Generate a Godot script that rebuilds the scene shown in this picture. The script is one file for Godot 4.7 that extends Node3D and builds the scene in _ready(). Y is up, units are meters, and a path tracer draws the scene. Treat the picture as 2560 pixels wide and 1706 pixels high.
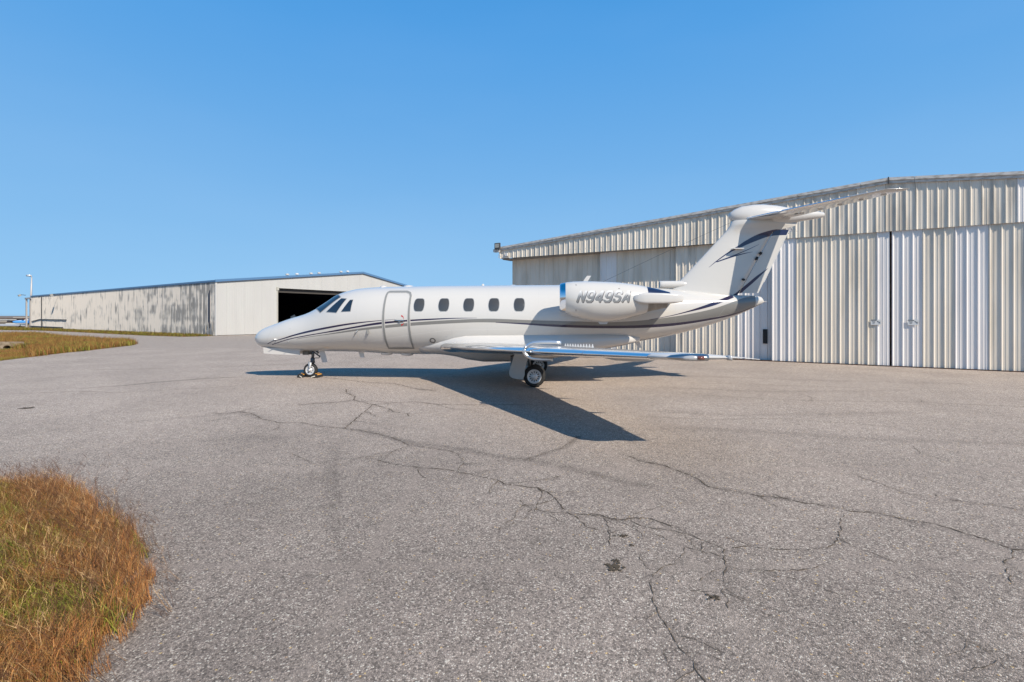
extends Node3D

# ------------------------------------------------------------------ helpers
var rng := RandomNumberGenerator.new()
var used := {}
var M := {}
const SUN_TO := Vector3(0.735, 1.0, 0.93)


class Shape:
	var st := SurfaceTool.new()
	var uvf: Callable
	var col := Color(1, 1, 1)
	func _init(smooth := false) -> void:
		st.begin(Mesh.PRIMITIVE_TRIANGLES)
		st.set_smooth_group(0 if smooth else -1)
	func soft(on: bool) -> void:
		st.set_smooth_group(0 if on else -1)
	func v(p: Vector3) -> void:
		st.set_color(col)
		if uvf.is_valid():
			st.set_uv(uvf.call(p))
		st.add_vertex(p)
	func tri(a: Vector3, b: Vector3, c: Vector3, away: Vector3) -> void:
		# faces away from the point given
		var n := (a - c).cross(a - b)
		if n.length_squared() < 1e-16:
			return
		if n.dot((a + b + c) / 3.0 - away) < 0.0:
			v(a); v(c); v(b)
		else:
			v(a); v(b); v(c)
	func quad(a: Vector3, b: Vector3, c: Vector3, d: Vector3, away: Vector3) -> void:
		tri(a, b, c, away)
		tri(a, c, d, away)
	func box(c: Vector3, s: Vector3, b := Basis()) -> void:
		var h := s * 0.5
		var p := []
		for i in 8:
			p.append(c + b * Vector3(h.x * (1 if i & 1 else -1), h.y * (1 if i & 2 else -1), h.z * (1 if i & 4 else -1)))
		for f in [[0, 1, 3, 2], [4, 5, 7, 6], [0, 1, 5, 4], [2, 3, 7, 6], [0, 2, 6, 4], [1, 3, 7, 5]]:
			quad(p[f[0]], p[f[1]], p[f[2]], p[f[3]], c)
	func rings(rs: Array, closed := true, caps := true) -> void:
		for i in rs.size() - 1:
			var a: PackedVector3Array = rs[i]
			var b: PackedVector3Array = rs[i + 1]
			var n := a.size()
			var ca := Vector3.ZERO
			for k in n:
				ca += a[k] + b[k]
			ca /= 2.0 * n
			for k in (n if closed else n - 1):
				var k2 := (k + 1) % n
				quad(a[k], a[k2], b[k2], b[k], ca)
		if caps:
			for e in [0, rs.size() - 1]:
				var r: PackedVector3Array = rs[e]
				var o: PackedVector3Array = rs[1 if e == 0 else rs.size() - 2]
				var c := Vector3.ZERO
				var c2 := Vector3.ZERO
				for k in r.size():
					c += r[k]
					c2 += o[k]
				c /= r.size()
				c2 /= r.size()
				var back: Vector3 = c2 if c.distance_to(c2) > 1e-4 else c + Vector3(0, 0.01, 0)
				for k in r.size():
					tri(c, r[k], r[(k + 1) % r.size()], back)
	func tube(pts: Array, r: float, sides := 8, r2 := -1.0) -> void:
		var rs := []
		for i in pts.size():
			var t: Vector3 = (pts[mini(i + 1, pts.size() - 1)] - pts[maxi(i - 1, 0)]).normalized()
			var u := t.cross(Vector3(0.123, 0.97, 0.31)).normalized()
			if absf(t.y) > 0.9:
				u = t.cross(Vector3(1, 0, 0.1)).normalized()
			var w := t.cross(u)
			var rr := r if r2 < 0.0 else lerpf(r, r2, float(i) / maxi(1, pts.size() - 1))
			var ring := PackedVector3Array()
			for k in sides:
				var a := TAU * k / sides
				ring.append(pts[i] + (u * cos(a) + w * sin(a)) * rr)
			rs.append(ring)
		rings(rs)
	func lathe(prof: Array, o: Vector3, b: Basis, sides := 32) -> void:
		# prof of Vector2(radius, height) along b.y; normals are pushed off the profile's own middle line
		for i in prof.size() - 1:
			var p: Vector2 = prof[i]
			var q: Vector2 = prof[i + 1]
			for k in sides:
				var a0 := TAU * k / sides
				var a1 := TAU * (k + 1) / sides
				var d0 := b.x * cos(a0) + b.z * sin(a0)
				var d1 := b.x * cos(a1) + b.z * sin(a1)
				var A := o + d0 * p.x + b.y * p.y
				var B := o + d1 * p.x + b.y * p.y
				var C := o + d1 * q.x + b.y * q.y
				var D := o + d0 * q.x + b.y * q.y
				var t := q - p
				var nr := Vector2(t.y, -t.x)
				var out: Vector3 = ((d0 + d1) * 0.5 * nr.x + b.y * nr.y)
				quad(A, B, C, D, (A + B + C + D) * 0.25 - out)
	func prism(poly: PackedVector2Array, o: Vector3, ax: Vector3, ay: Vector3, depth: Vector3) -> void:
		var n := poly.size()
		var c := Vector3.ZERO
		for p in poly:
			c += o + ax * p.x + ay * p.y
		c = c / n + depth * 0.5
		var idx := Geometry2D.triangulate_polygon(poly)
		for i in range(0, idx.size(), 3):
			var a := o + ax * poly[idx[i]].x + ay * poly[idx[i]].y
			var b := o + ax * poly[idx[i + 1]].x + ay * poly[idx[i + 1]].y
			var d := o + ax * poly[idx[i + 2]].x + ay * poly[idx[i + 2]].y
			tri(a, b, d, (a + b + d) / 3.0 + depth)
			tri(a + depth, b + depth, d + depth, (a + b + d) / 3.0)
		var ccw := not Geometry2D.is_polygon_clockwise(poly)
		for i in n:
			var p := poly[i]
			var q := poly[(i + 1) % n]
			var a := o + ax * p.x + ay * p.y
			var b := o + ax * q.x + ay * q.y
			var e := (q - p)
			var outw := (ax * e.y - ay * e.x) * (1.0 if ccw else -1.0)
			quad(a, b, b + depth, a + depth, (a + b + depth) * 0.5 - outw * 0.5)
	func sheet(poly: PackedVector2Array, yf: Callable) -> void:
		# a flat sheet on the ground, poly in (x, depth)
		var idx := Geometry2D.triangulate_polygon(poly)
		for i in range(0, idx.size(), 3):
			var p := []
			for k in 3:
				var q := poly[idx[i + k]]
				p.append(Vector3(q.x, yf.call(q.y), -q.y))
			tri(p[0], p[1], p[2], p[0] - Vector3(0, 5, 0))
	func done() -> ArrayMesh:
		st.generate_normals()
		return st.commit()


func numbered(n: String) -> String:
	used[n] = used.get(n, -1) + 1
	return n if used[n] == 0 else "%s_%03d" % [n, used[n]]


func thing(called: String, label: String, category: String, at := Vector3.ZERO, turn := 0.0, group := "") -> Node3D:
	var o := Node3D.new()
	o.name = numbered(called)
	add_child(o)
	o.position = at
	o.rotation.y = turn
	tag(o, label, category, group)
	return o


func tag(o: Node, label: String, category := "", group := "") -> void:
	o.set_meta("label", label)
	if category:
		o.set_meta("category", category)
	if group:
		o.set_meta("group", group)


func obj(called: String, s, mat: Material, parent: Node = null) -> MeshInstance3D:
	var o := MeshInstance3D.new()
	var m: ArrayMesh = s if s is ArrayMesh else s.done()
	m.surface_set_material(0, mat)
	o.mesh = m
	o.name = called if parent else numbered(called)
	o.cast_shadow = GeometryInstance3D.SHADOW_CASTING_SETTING_ON
	(parent if parent else self).add_child(o, true)
	return o


func part(called: String, mesh: Mesh, mat: Material, parent: Node, at := Transform3D()) -> MeshInstance3D:
	# shares a mesh, with a material of its own
	var o := MeshInstance3D.new()
	o.mesh = mesh
	o.material_override = mat
	o.name = called
	o.transform = at
	parent.add_child(o, true)
	return o


func group_node(called: String, parent: Node, at := Vector3.ZERO) -> Node3D:
	var o := Node3D.new()
	o.name = called
	o.position = at
	parent.add_child(o, true)
	return o


func struct(called: String, s, mat: Material) -> MeshInstance3D:
	var o := obj(called, s, mat)
	o.set_meta("kind", "structure")
	return o


func mat(c: Color, rough := 0.6, metal := 0.0, spec := 0.5) -> StandardMaterial3D:
	# c holds linear, real-world values
	var m := StandardMaterial3D.new()
	m.albedo_color = c.linear_to_srgb()
	m.roughness = rough
	m.metallic = metal
	m.metallic_specular = spec
	return m


func noise_img(size: int, freq: float, oct: int, sd: int, type := FastNoiseLite.TYPE_SIMPLEX_SMOOTH, ret := -1) -> Image:
	var n := FastNoiseLite.new()
	n.seed = sd
	n.noise_type = type
	n.frequency = freq
	n.fractal_type = FastNoiseLite.FRACTAL_FBM if oct > 1 else FastNoiseLite.FRACTAL_NONE
	n.fractal_octaves = oct
	if ret >= 0:
		n.cellular_return_type = ret
		n.cellular_jitter = 1.0
	return n.get_seamless_image(size, size)


func ramp_tex(im: Image, offs: Array, cols: Array) -> ImageTexture:
	# cols are linear colours; the grey image picks from the ramp
	var g := Gradient.new()
	var cs := PackedColorArray()
	for c in cols:
		cs.append((c as Color).linear_to_srgb())
	g.offsets = PackedFloat32Array(offs)
	g.colors = cs
	var lut := PackedByteArray()
	for i in 256:
		var c := g.sample(i / 255.0)
		lut.append(int(c.r * 255.0 + 0.5)); lut.append(int(c.g * 255.0 + 0.5)); lut.append(int(c.b * 255.0 + 0.5))
	im.convert(Image.FORMAT_L8)
	var src := im.get_data()
	var dst := PackedByteArray()
	dst.resize(src.size() * 3)
	for i in src.size():
		var k := src[i] * 3
		dst[i * 3] = lut[k]; dst[i * 3 + 1] = lut[k + 1]; dst[i * 3 + 2] = lut[k + 2]
	return ImageTexture.create_from_image(Image.create_from_data(im.get_width(), im.get_height(), false, Image.FORMAT_RGB8, dst))


func noisy(tex: Texture2D, scale: Vector3, rough := 0.6, metal := 0.0, tint := Color(1, 1, 1)) -> StandardMaterial3D:
	var m := mat(tint, rough, metal)
	m.albedo_texture = tex
	m.uv1_triplanar = true
	m.uv1_scale = scale
	return m


func siding(tex: Texture2D, scale: Vector3, rough := 0.5) -> StandardMaterial3D:
	var m := mat(Color(1, 1, 1), rough)
	m.albedo_texture = tex
	m.uv1_scale = scale
	return m


func peel_tex() -> ImageTexture:
	# paint peeling off the long wall: bare grey in streaks and patches, worst towards the near corner
	var w := 1536
	var h := 160
	var a := FastNoiseLite.new()
	a.seed = 61
	a.frequency = 0.035
	a.fractal_octaves = 5
	var b := FastNoiseLite.new()
	b.seed = 62
	b.frequency = 0.012
	b.fractal_octaves = 3
	var c := FastNoiseLite.new()
	c.seed = 63
	c.frequency = 0.09
	c.fractal_octaves = 2
	var by := PackedByteArray()
	by.resize(w * h * 3)
	var paint := Color(0.60, 0.545, 0.475).linear_to_srgb()
	var worn := Color(0.43, 0.405, 0.37).linear_to_srgb()
	var bare := Color(0.21, 0.20, 0.19).linear_to_srgb()
	for y in h:
		var v := float(y) / h
		for x in w:
			var u := float(x) / w
			var heavy := smoothstep(0.35, 0.97, u) * 0.30 + smoothstep(0.80, 0.92, u) * (0.14 - 0.2 * smoothstep(0.975, 1.0, u))
			var rowband := 0.10 * exp(-pow((v - 0.42) / 0.03, 2.0)) + 0.12 * exp(-pow((v - 0.68) / 0.04, 2.0)) - 0.10 * exp(-pow((v - 0.78) / 0.05, 2.0)) + 0.10 * smoothstep(0.84, 1.0, v)
			var n := a.get_noise_2d(x * 1.3, y * 0.45) * 0.45 + b.get_noise_2d(x, y * 1.2) * 0.55 + c.get_noise_2d(x * 3.2, y * 0.05) * 0.62
			var k := n + heavy + rowband * (0.3 + heavy * 2.2) - 0.30
			var col := paint.lerp(worn, smoothstep(-0.12, 0.10, k)).lerp(bare, smoothstep(0.06, 0.26, k) * 0.9)
			var i := (y * w + x) * 3
			by[i] = int(col.r * 255.0)
			by[i + 1] = int(col.g * 255.0)
			by[i + 2] = int(col.b * 255.0)
	return ImageTexture.create_from_image(Image.create_from_data(w, h, false, Image.FORMAT_RGB8, by))


func v2(a: Array) -> PackedVector2Array:
	var r := PackedVector2Array()
	for i in range(0, a.size(), 2):
		r.append(Vector2(a[i], a[i + 1]))
	return r


# ------------------------------------------------------------------ painting flat print
func blend(im: Image, x: int, y: int, c: Color, k: float) -> void:
	if k <= 0.0 or x < 0 or y < 0 or x >= im.get_width() or y >= im.get_height():
		return
	im.set_pixel(x, y, im.get_pixel(x, y).lerp(c, minf(k, 1.0)))


func curve_y(p: PackedVector2Array, x: float) -> float:
	# smooth curve through points sorted by x
	var n := p.size()
	var i := 0
	while i < n - 2 and x > p[i + 1].x:
		i += 1
	var a := p[i]
	var b := p[i + 1]
	var t := clampf((x - a.x) / maxf(b.x - a.x, 1e-5), 0.0, 1.0)
	var m0 := (b.y - a.y) if i == 0 else (b.y - p[i - 1].y) / maxf(b.x - p[i - 1].x, 1e-5) * (b.x - a.x)
	var m1 := (b.y - a.y) if i == n - 2 else (p[i + 2].y - a.y) / maxf(p[i + 2].x - a.x, 1e-5) * (b.x - a.x)
	var t2 := t * t
	var t3 := t2 * t
	return (2 * t3 - 3 * t2 + 1) * a.y + (t3 - 2 * t2 + t) * m0 + (-2 * t3 + 3 * t2) * b.y + (t3 - t2) * m1


func band(im: Image, o: Vector2, ppm: Vector2, top: Array, bot: Array, c: Color, c2 := Color(0, 0, 0, 0)) -> void:
	# a stripe between two curves in metres, edges anti-aliased; c2: colour of the lower edge
	var t := v2(top)
	var b := v2(bot)
	var x0 := maxf(t[0].x, b[0].x - 0.1)
	var x1 := minf(t[t.size() - 1].x, b[b.size() - 1].x)
	for x in range(int((x0 - o.x) * ppm.x), int((x1 - o.x) * ppm.x) + 1):
		var wx := o.x + (x + 0.5) / ppm.x
		var mid := (curve_y(t, wx) + curve_y(b, wx)) * 0.5
		var half := absf(curve_y(t, wx) - curve_y(b, wx)) * 0.5 * 1.22 + 0.001
		var yt := (o.y - mid - half) * ppm.y
		var yb := (o.y - mid + half) * ppm.y
		for y in range(int(floor(yt)), int(floor(yb)) + 1):
			var k := minf(y + 1.0, yb) - maxf(float(y), yt)
			var cc := c if c2.a == 0.0 else c.lerp(c2, clampf((y - yt) / maxf(yb - yt, 1.0), 0, 1))
			blend(im, x, y, cc, k)


func line(im: Image, o: Vector2, ppm: Vector2, pts: Array, w: float, c: Color, k := 1.0) -> void:
	var p := v2(pts)
	for i in p.size() - 1:
		var a := Vector2((p[i].x - o.x) * ppm.x, (o.y - p[i].y) * ppm.y)
		var b := Vector2((p[i + 1].x - o.x) * ppm.x, (o.y - p[i + 1].y) * ppm.y)
		var r := Rect2(a, Vector2.ZERO).expand(b).grow(w + 1.0)
		for y in range(int(r.position.y), int(r.end.y) + 1):
			for x in range(int(r.position.x), int(r.end.x) + 1):
				var q := Vector2(x + 0.5, y + 0.5)
				var d := q.distance_to(Geometry2D.get_closest_point_to_segment(q, a, b))
				blend(im, x, y, c, clampf(w * 0.5 + 0.5 - d, 0.0, 1.0) * k)


# ------------------------------------------------------------------ the scene
func _ready() -> void:
	rng.seed = 71
	var cam := Camera3D.new()
	cam.name = "camera"
	add_child(cam)
	cam.position = Vector3(0, 1.73, 0)
	cam.set_frustum(0.1 * 1706.0 / 1280.0, Vector2(0, -0.1 * 58.0 / 1280.0), 0.1, 2000.0)
	cam.current = true

	var env := Environment.new()
	env.background_mode = Environment.BG_SKY
	var sky := PanoramaSkyMaterial.new()
	sky.panorama = clear_sky()
	env.sky = Sky.new()
	env.sky.sky_material = sky
	env.tonemap_mode = Environment.TONE_MAPPER_LINEAR
	env.tonemap_exposure = 1.3
	env.sdfgi_enabled = true
	env.ssao_enabled = true
	env.ssil_enabled = true
	var we := WorldEnvironment.new()
	we.name = "world_environment"
	we.environment = env
	add_child(we)

	var sun := DirectionalLight3D.new()
	sun.name = "sun"
	sun.light_energy = 1.45
	sun.light_color = Color(1.0, 0.92, 0.80).linear_to_srgb()
	sun.light_angular_distance = 0.5
	sun.shadow_enabled = true
	add_child(sun)
	sun.look_at_from_position(SUN_TO * 10.0, Vector3.ZERO)

	materials()
	ground()
	near_hangar()
	far_hangar()
	jet()
	chocks()
	far_things()
	culvert()
	grasses()


func clear_sky() -> ImageTexture:
	# clear autumn air: pale at the horizon, deepening all the way up, with the faintest veil of cirrus
	var w := 1024
	var h := 512
	var n := FastNoiseLite.new()
	n.seed = 5
	n.frequency = 1.6
	n.fractal_octaves = 4
	var data := PackedFloat32Array()
	data.resize(w * h * 3)
	var hor := Vector3(0.258, 0.475, 0.70)
	var top := Vector3(0.002, 0.198, 0.56)
	var low := Vector3(0.20, 0.17, 0.14)
	for y in h:
		var el := PI * (0.5 - (y + 0.5) / h)
		var up := sin(el)
		var c := low
		if up > 0.0:
			c = top + (hor - top) * pow(1.0 - up, 2.0)
			c *= 1.0 - 0.42 * smoothstep(0.45, 1.0, up)
		else:
			c = hor.lerp(low, smoothstep(0.0, 0.06, -up))
		for x in w:
			var az := TAU * (x + 0.5) / w
			var v := c
			if up > 0.0:
				var q := n.get_noise_3d(cos(az) * cos(el) * 0.8, up * 3.0, sin(az) * cos(el) * 0.8)
				v += Vector3(0.016, 0.012, 0.006) * clampf(q + 0.15, 0.0, 1.0)
			var k := (y * w + x) * 3
			data[k] = v.x
			data[k + 1] = v.y
			data[k + 2] = v.z
	return ImageTexture.create_from_image(Image.create_from_data(w, h, false, Image.FORMAT_RGBF, data.to_byte_array()))


func materials() -> void:
	M.white = mat(Color(0.548, 0.522, 0.490), 0.16, 0.0, 0.5)
	M.white.clearcoat_enabled = true
	M.white.clearcoat = 0.6
	M.white.clearcoat_roughness = 0.05
	M.white_matt = mat(Color(0.62, 0.61, 0.59), 0.4)
	M.chrome = mat(Color(0.80, 0.81, 0.83), 0.09, 1.0)
	M.satin = mat(Color(0.72, 0.72, 0.72), 0.28, 0.85)
	M.steel = mat(Color(0.42, 0.42, 0.42), 0.32, 1.0)
	M.strut = mat(Color(0.12, 0.125, 0.13), 0.4, 0.6)
	M.alu = mat(Color(0.60, 0.60, 0.60), 0.35, 0.3)
	M.rubber = mat(Color(0.018, 0.017, 0.016), 0.75)
	M.dark = mat(Color(0.012, 0.012, 0.013), 0.7)
	M.glass_dark = mat(Color(0.015, 0.022, 0.032), 0.03, 0.0, 0.9)
	M.window = mat(Color(0.06, 0.056, 0.05), 0.10, 0.0, 0.9)
	M.frame_grey = mat(Color(0.36, 0.35, 0.33), 0.3, 0.5)
	M.seal = mat(Color(0.22, 0.22, 0.21), 0.5)
	M.navy = mat(Color(0.015, 0.014, 0.04), 0.2)
	M.red = mat(Color(0.5, 0.02, 0.015), 0.5)
	M.yellow = mat(Color(0.75, 0.33, 0.02), 0.5)
	M.rope = mat(Color(0.6, 0.57, 0.5), 0.8)
	M.nozzle = noisy(ramp_tex(noise_img(128, 0.03, 4, 3), [0.2, 0.8], [Color(0.20, 0.19, 0.175), Color(0.33, 0.31, 0.285)]), Vector3(1.2, 0.5, 0.5), 0.4, 0.5)
	M.blue_steel = mat(Color(0.12, 0.14, 0.21), 0.2, 0.9)
	M.lens = mat(Color(0.45, 0.44, 0.43), 0.08, 0.2, 0.9)
	M.amber = mat(Color(0.16, 0.05, 0.03), 0.1, 0.0, 0.8)
	M.wire = mat(Color(0.05, 0.05, 0.05), 0.6)
	# painted sheet metal of the near hangar, dull cream and newer cool white, with run-off streaks
	var streak := noise_img(256, 0.02, 5, 11)
	M.cream = siding(ramp_tex(streak.duplicate(), [0.2, 0.45, 0.8], [Color(0.60, 0.525, 0.425), Color(0.69, 0.612, 0.505), Color(0.74, 0.66, 0.55)]), Vector3(0.31, 0.045, 1), 0.5)
	M.cream_worn = siding(ramp_tex(streak.duplicate(), [0.2, 0.5, 0.85], [Color(0.50, 0.44, 0.36), Color(0.64, 0.568, 0.472), Color(0.72, 0.645, 0.54)]), Vector3(0.43, 0.07, 1), 0.55)
	M.cool = siding(ramp_tex(streak.duplicate(), [0.15, 0.5, 0.9], [Color(0.69, 0.64, 0.60), Color(0.76, 0.71, 0.665), Color(0.80, 0.75, 0.705)]), Vector3(0.27, 0.03, 1), 0.42)
	M.trim = noisy(ramp_tex(streak.duplicate(), [0.2, 0.5, 0.8], [Color(0.36, 0.33, 0.29), Color(0.52, 0.49, 0.45), Color(0.60, 0.57, 0.53)]), Vector3(0.6, 1.5, 1.5), 0.5)
	M.rust = noisy(ramp_tex(noise_img(128, 0.05, 4, 8), [0.3, 0.7], [Color(0.02, 0.011, 0.008), Color(0.10, 0.045, 0.028)]), Vector3(1, 0.4, 1), 0.85)
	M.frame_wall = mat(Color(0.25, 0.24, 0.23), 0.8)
	M.roof_grey = mat(Color(0.45, 0.44, 0.42), 0.5)
	# far hangar
	M.far_white = siding(ramp_tex(noise_img(256, 0.015, 4, 21), [0.2, 0.8], [Color(0.45, 0.435, 0.41), Color(0.47, 0.455, 0.43)]), Vector3(0.2, 0.04, 1), 0.5)
	M.peel = siding(peel_tex(), Vector3(1.0 / 62.0, -1.0 / 5.3, 1), 0.6)
	M.peel.uv1_offset = Vector3(1, 1, 0)
	M.roof_blue = mat(Color(0.085, 0.175, 0.31), 0.35)
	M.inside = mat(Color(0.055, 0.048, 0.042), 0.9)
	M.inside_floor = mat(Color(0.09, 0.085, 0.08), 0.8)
	M.pipe = mat(Color(0.05, 0.05, 0.052), 0.6)
	M.concrete = noisy(ramp_tex(noise_img(256, 0.03, 5, 41), [0.2, 0.8], [Color(0.20, 0.145, 0.09), Color(0.34, 0.265, 0.185)]), Vector3(0.5, 0.5, 0.5), 0.9)
	M.pole = mat(Color(0.42, 0.39, 0.37), 0.5, 0.2)
	M.sky_blue = mat(Color(0.10, 0.32, 0.68), 0.2)
	M.brown_roof = mat(Color(0.15, 0.115, 0.09), 0.8)
	M.tan_wall = mat(Color(0.30, 0.27, 0.23), 0.8)


# ------------------------------------------------------------------ ground
static func fall(d: float) -> float:
	return -0.75 * clampf((d - 100.0) / 200.0, 0.0, 1.0)


func asphalt_tex() -> Array:
	var size := 1024
	var cell := noise_img(size, 0.225, 1, 3, FastNoiseLite.TYPE_CELLULAR, FastNoiseLite.RETURN_CELL_VALUE).get_data()
	var dist := noise_img(size, 0.225, 1, 3, FastNoiseLite.TYPE_CELLULAR, FastNoiseLite.RETURN_DISTANCE2_SUB).get_data()
	var fine := noise_img(size, 0.22, 2, 9).get_data()
	var broad := noise_img(size, 0.012, 3, 19).get_data()
	var a := PackedByteArray()
	a.resize(size * size * 3)
	var hgt := PackedByteArray()
	hgt.resize(size * size)
	for i in size * size:
		var c := cell[i] / 255.0
		var edge := clampf(dist[i] / 70.0, 0.0, 1.0)
		var f := fine[i] / 255.0 - 0.5
		var stone := 160.0 + 74.0 * c * c + (30.0 if c > 0.90 else 0.0) - (34.0 if c < 0.14 else 0.0)
		var g := lerpf(114.0, stone, 0.25 + 0.75 * edge) + f * 30.0 + (broad[i] / 255.0 - 0.5) * 16.0
		g = clampf(g, 22.0, 246.0)
		var warm := 0.0 if c < 0.962 or c > 0.967 else 34.0
		a[i * 3] = int(clampf(g * 1.085 + warm, 0, 255))
		a[i * 3 + 1] = int(clampf(g * 0.99 - warm * 0.35, 0, 255))
		a[i * 3 + 2] = int(clampf(g * 0.912 - warm * 1.6, 0, 255))
		hgt[i] = int(clampf(40.0 + 150.0 * edge * (0.5 + 0.5 * c) + f * 50.0, 0, 255))
	var h := Image.create_from_data(size, size, false, Image.FORMAT_L8, hgt)
	h.convert(Image.FORMAT_RGBA8)
	h.bump_map_to_normal_map(3.0)
	return [ImageTexture.create_from_image(Image.create_from_data(size, size, false, Image.FORMAT_RGB8, a)), ImageTexture.create_from_image(h)]


func wear_and_grazing_tex() -> ImageTexture:
	# painted grazing brightness, broad tones, tyre marks, seal-coat smears and oil drips over x -24..24, depth -2..30
	var w := 1536
	var h := 1024
	var n := FastNoiseLite.new()
	n.seed = 14
	n.frequency = 0.011
	n.fractal_octaves = 5
	var n2 := FastNoiseLite.new()
	n2.seed = 77
	n2.frequency = 0.06
	n2.fractal_octaves = 3
	var a := n.get_image(w, h).get_data()
	var b := n2.get_image(w, h).get_data()
	var d := PackedFloat32Array()
	d.resize(w * h)
	for y in h:
		var dep := 30.0 - (y + 0.5) / h * 32.0
		for x in w:
			var i := y * w + x
			var wx := -24.0 + (x + 0.5) / w * 48.0
			var t := (a[i] / 255.0 - 0.5) * 0.20 + (b[i] / 255.0 - 0.5) * 0.07
			# the traffic lane by the grass is darker
			var lane := exp(-pow((wx + 2.6 - (dep - 3.0) * 0.12) / 2.6, 2.0)) * exp(-pow((dep - 4.0) / 5.0, 2.0))
			d[i] = lerpf(0.70, 0.93, smoothstep(2.0, 11.0, dep)) + t - 0.10 * lane  # the rise with depth paints in the brighter look at grazing angles
	var stroke := func(pts: Array, wid: float, k: float) -> void:
		var p := v2(pts)
		for i in p.size() - 1:
			var len := p[i].distance_to(p[i + 1])
			var steps := int(len / (wid * 0.22)) + 1
			for s in steps:
				var c := p[i].lerp(p[i + 1], float(s) / steps)
				var cx := (c.x + 24.0) / 48.0 * w
				var cy := (30.0 - c.y) / 32.0 * h
				var r := wid * 32.0
				for yy in range(int(cy - r * 1.6), int(cy + r * 1.6) + 1):
					for xx in range(int(cx - r * 1.6), int(cx + r * 1.6) + 1):
						if xx < 0 or yy < 0 or xx >= w or yy >= h:
							continue
						var q := Vector2(xx - cx, yy - cy).length() / r
						var gap := 0.6 + 0.8 * absf(b[yy * w + xx] / 255.0 - 0.5) * 2.0
						d[yy * w + xx] *= 1.0 - k * 0.22 * exp(-q * q * 2.2) * minf(gap, 1.0)
	stroke.call([-2.42, 6.92, -2.28, 6.42, -2.06, 5.71, -1.75, 4.94, -1.56, 4.41, -1.36, 3.98, -1.2, 3.6], 0.09, 0.15)
	stroke.call([-2.32, 6.84, -2.05, 5.93, -1.85, 5.32, -1.60, 4.75], 0.05, 0.14)
	stroke.call([-2.39, 7.90, -1.71, 7.37, -1.43, 7.10, -0.77, 6.81, -0.27, 6.45, 0.17, 6.25, 0.59, 5.98, 1.11, 5.45, 1.4, 5.25], 0.14, 0.30)
	stroke.call([0.97, 7.48, 0.67, 6.81, 0.41, 6.54, 0.17, 6.25], 0.07, 0.28)
	stroke.call([-10.6, 12.6, -9.97, 13.03, -9.57, 13.75, -8.93, 14.39, -8.0, 15.0], 0.12, 0.32)
	stroke.call([-6.4, 8.5, -5.6, 8.9, -5.0, 9.4, -4.35, 8.84], 0.16, 0.14)
	stroke.call([-4.4, 7.2, -3.9, 7.5, -3.5, 7.45, -3.2, 7.1], 0.25, 0.12)
	stroke.call([1.46, 6.39, 1.85, 5.82, 2.03, 5.21, 2.63, 4.90, 3.24, 4.53, 3.80, 3.80], 0.09, 0.16)
	stroke.call([2.6, 9.5, 4.0, 9.1, 5.5, 9.2, 7.4, 9.4], 0.2, 0.16)
	stroke.call([2.3, 8.1, 3.4, 7.9, 5.2, 7.3, 7.5, 7.0], 0.22, 0.14)
	stroke.call([3.6, 12.8, 6.0, 12.0, 9.5, 12.2], 0.25, 0.14)
	stroke.call([4.5, 15.5, 8.5, 14.2, 12.0, 13.4], 0.25, 0.12)
	for c in crack_lines():
		stroke.call(c[0], c[1] * 2.4 + 0.02, 0.10)
	var by := PackedByteArray()
	by.resize(w * h * 3)
	for i in w * h:
		var e := clampf(minf(i % w, w - 1 - i % w) / 60.0, 0.0, 1.0) * clampf(minf(i / w, h - 1 - i / w) / 40.0, 0.0, 1.0)
		var v := pow(clampf(lerpf(0.86, d[i], e), 0.05, 1.0), 1.0 / 2.2)
		by[i * 3] = int(v * 255.0)
		by[i * 3 + 1] = int(v * 254.0)
		by[i * 3 + 2] = int(v * 253.0)
	return ImageTexture.create_from_image(Image.create_from_data(w, h, false, Image.FORMAT_RGB8, by))


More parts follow.
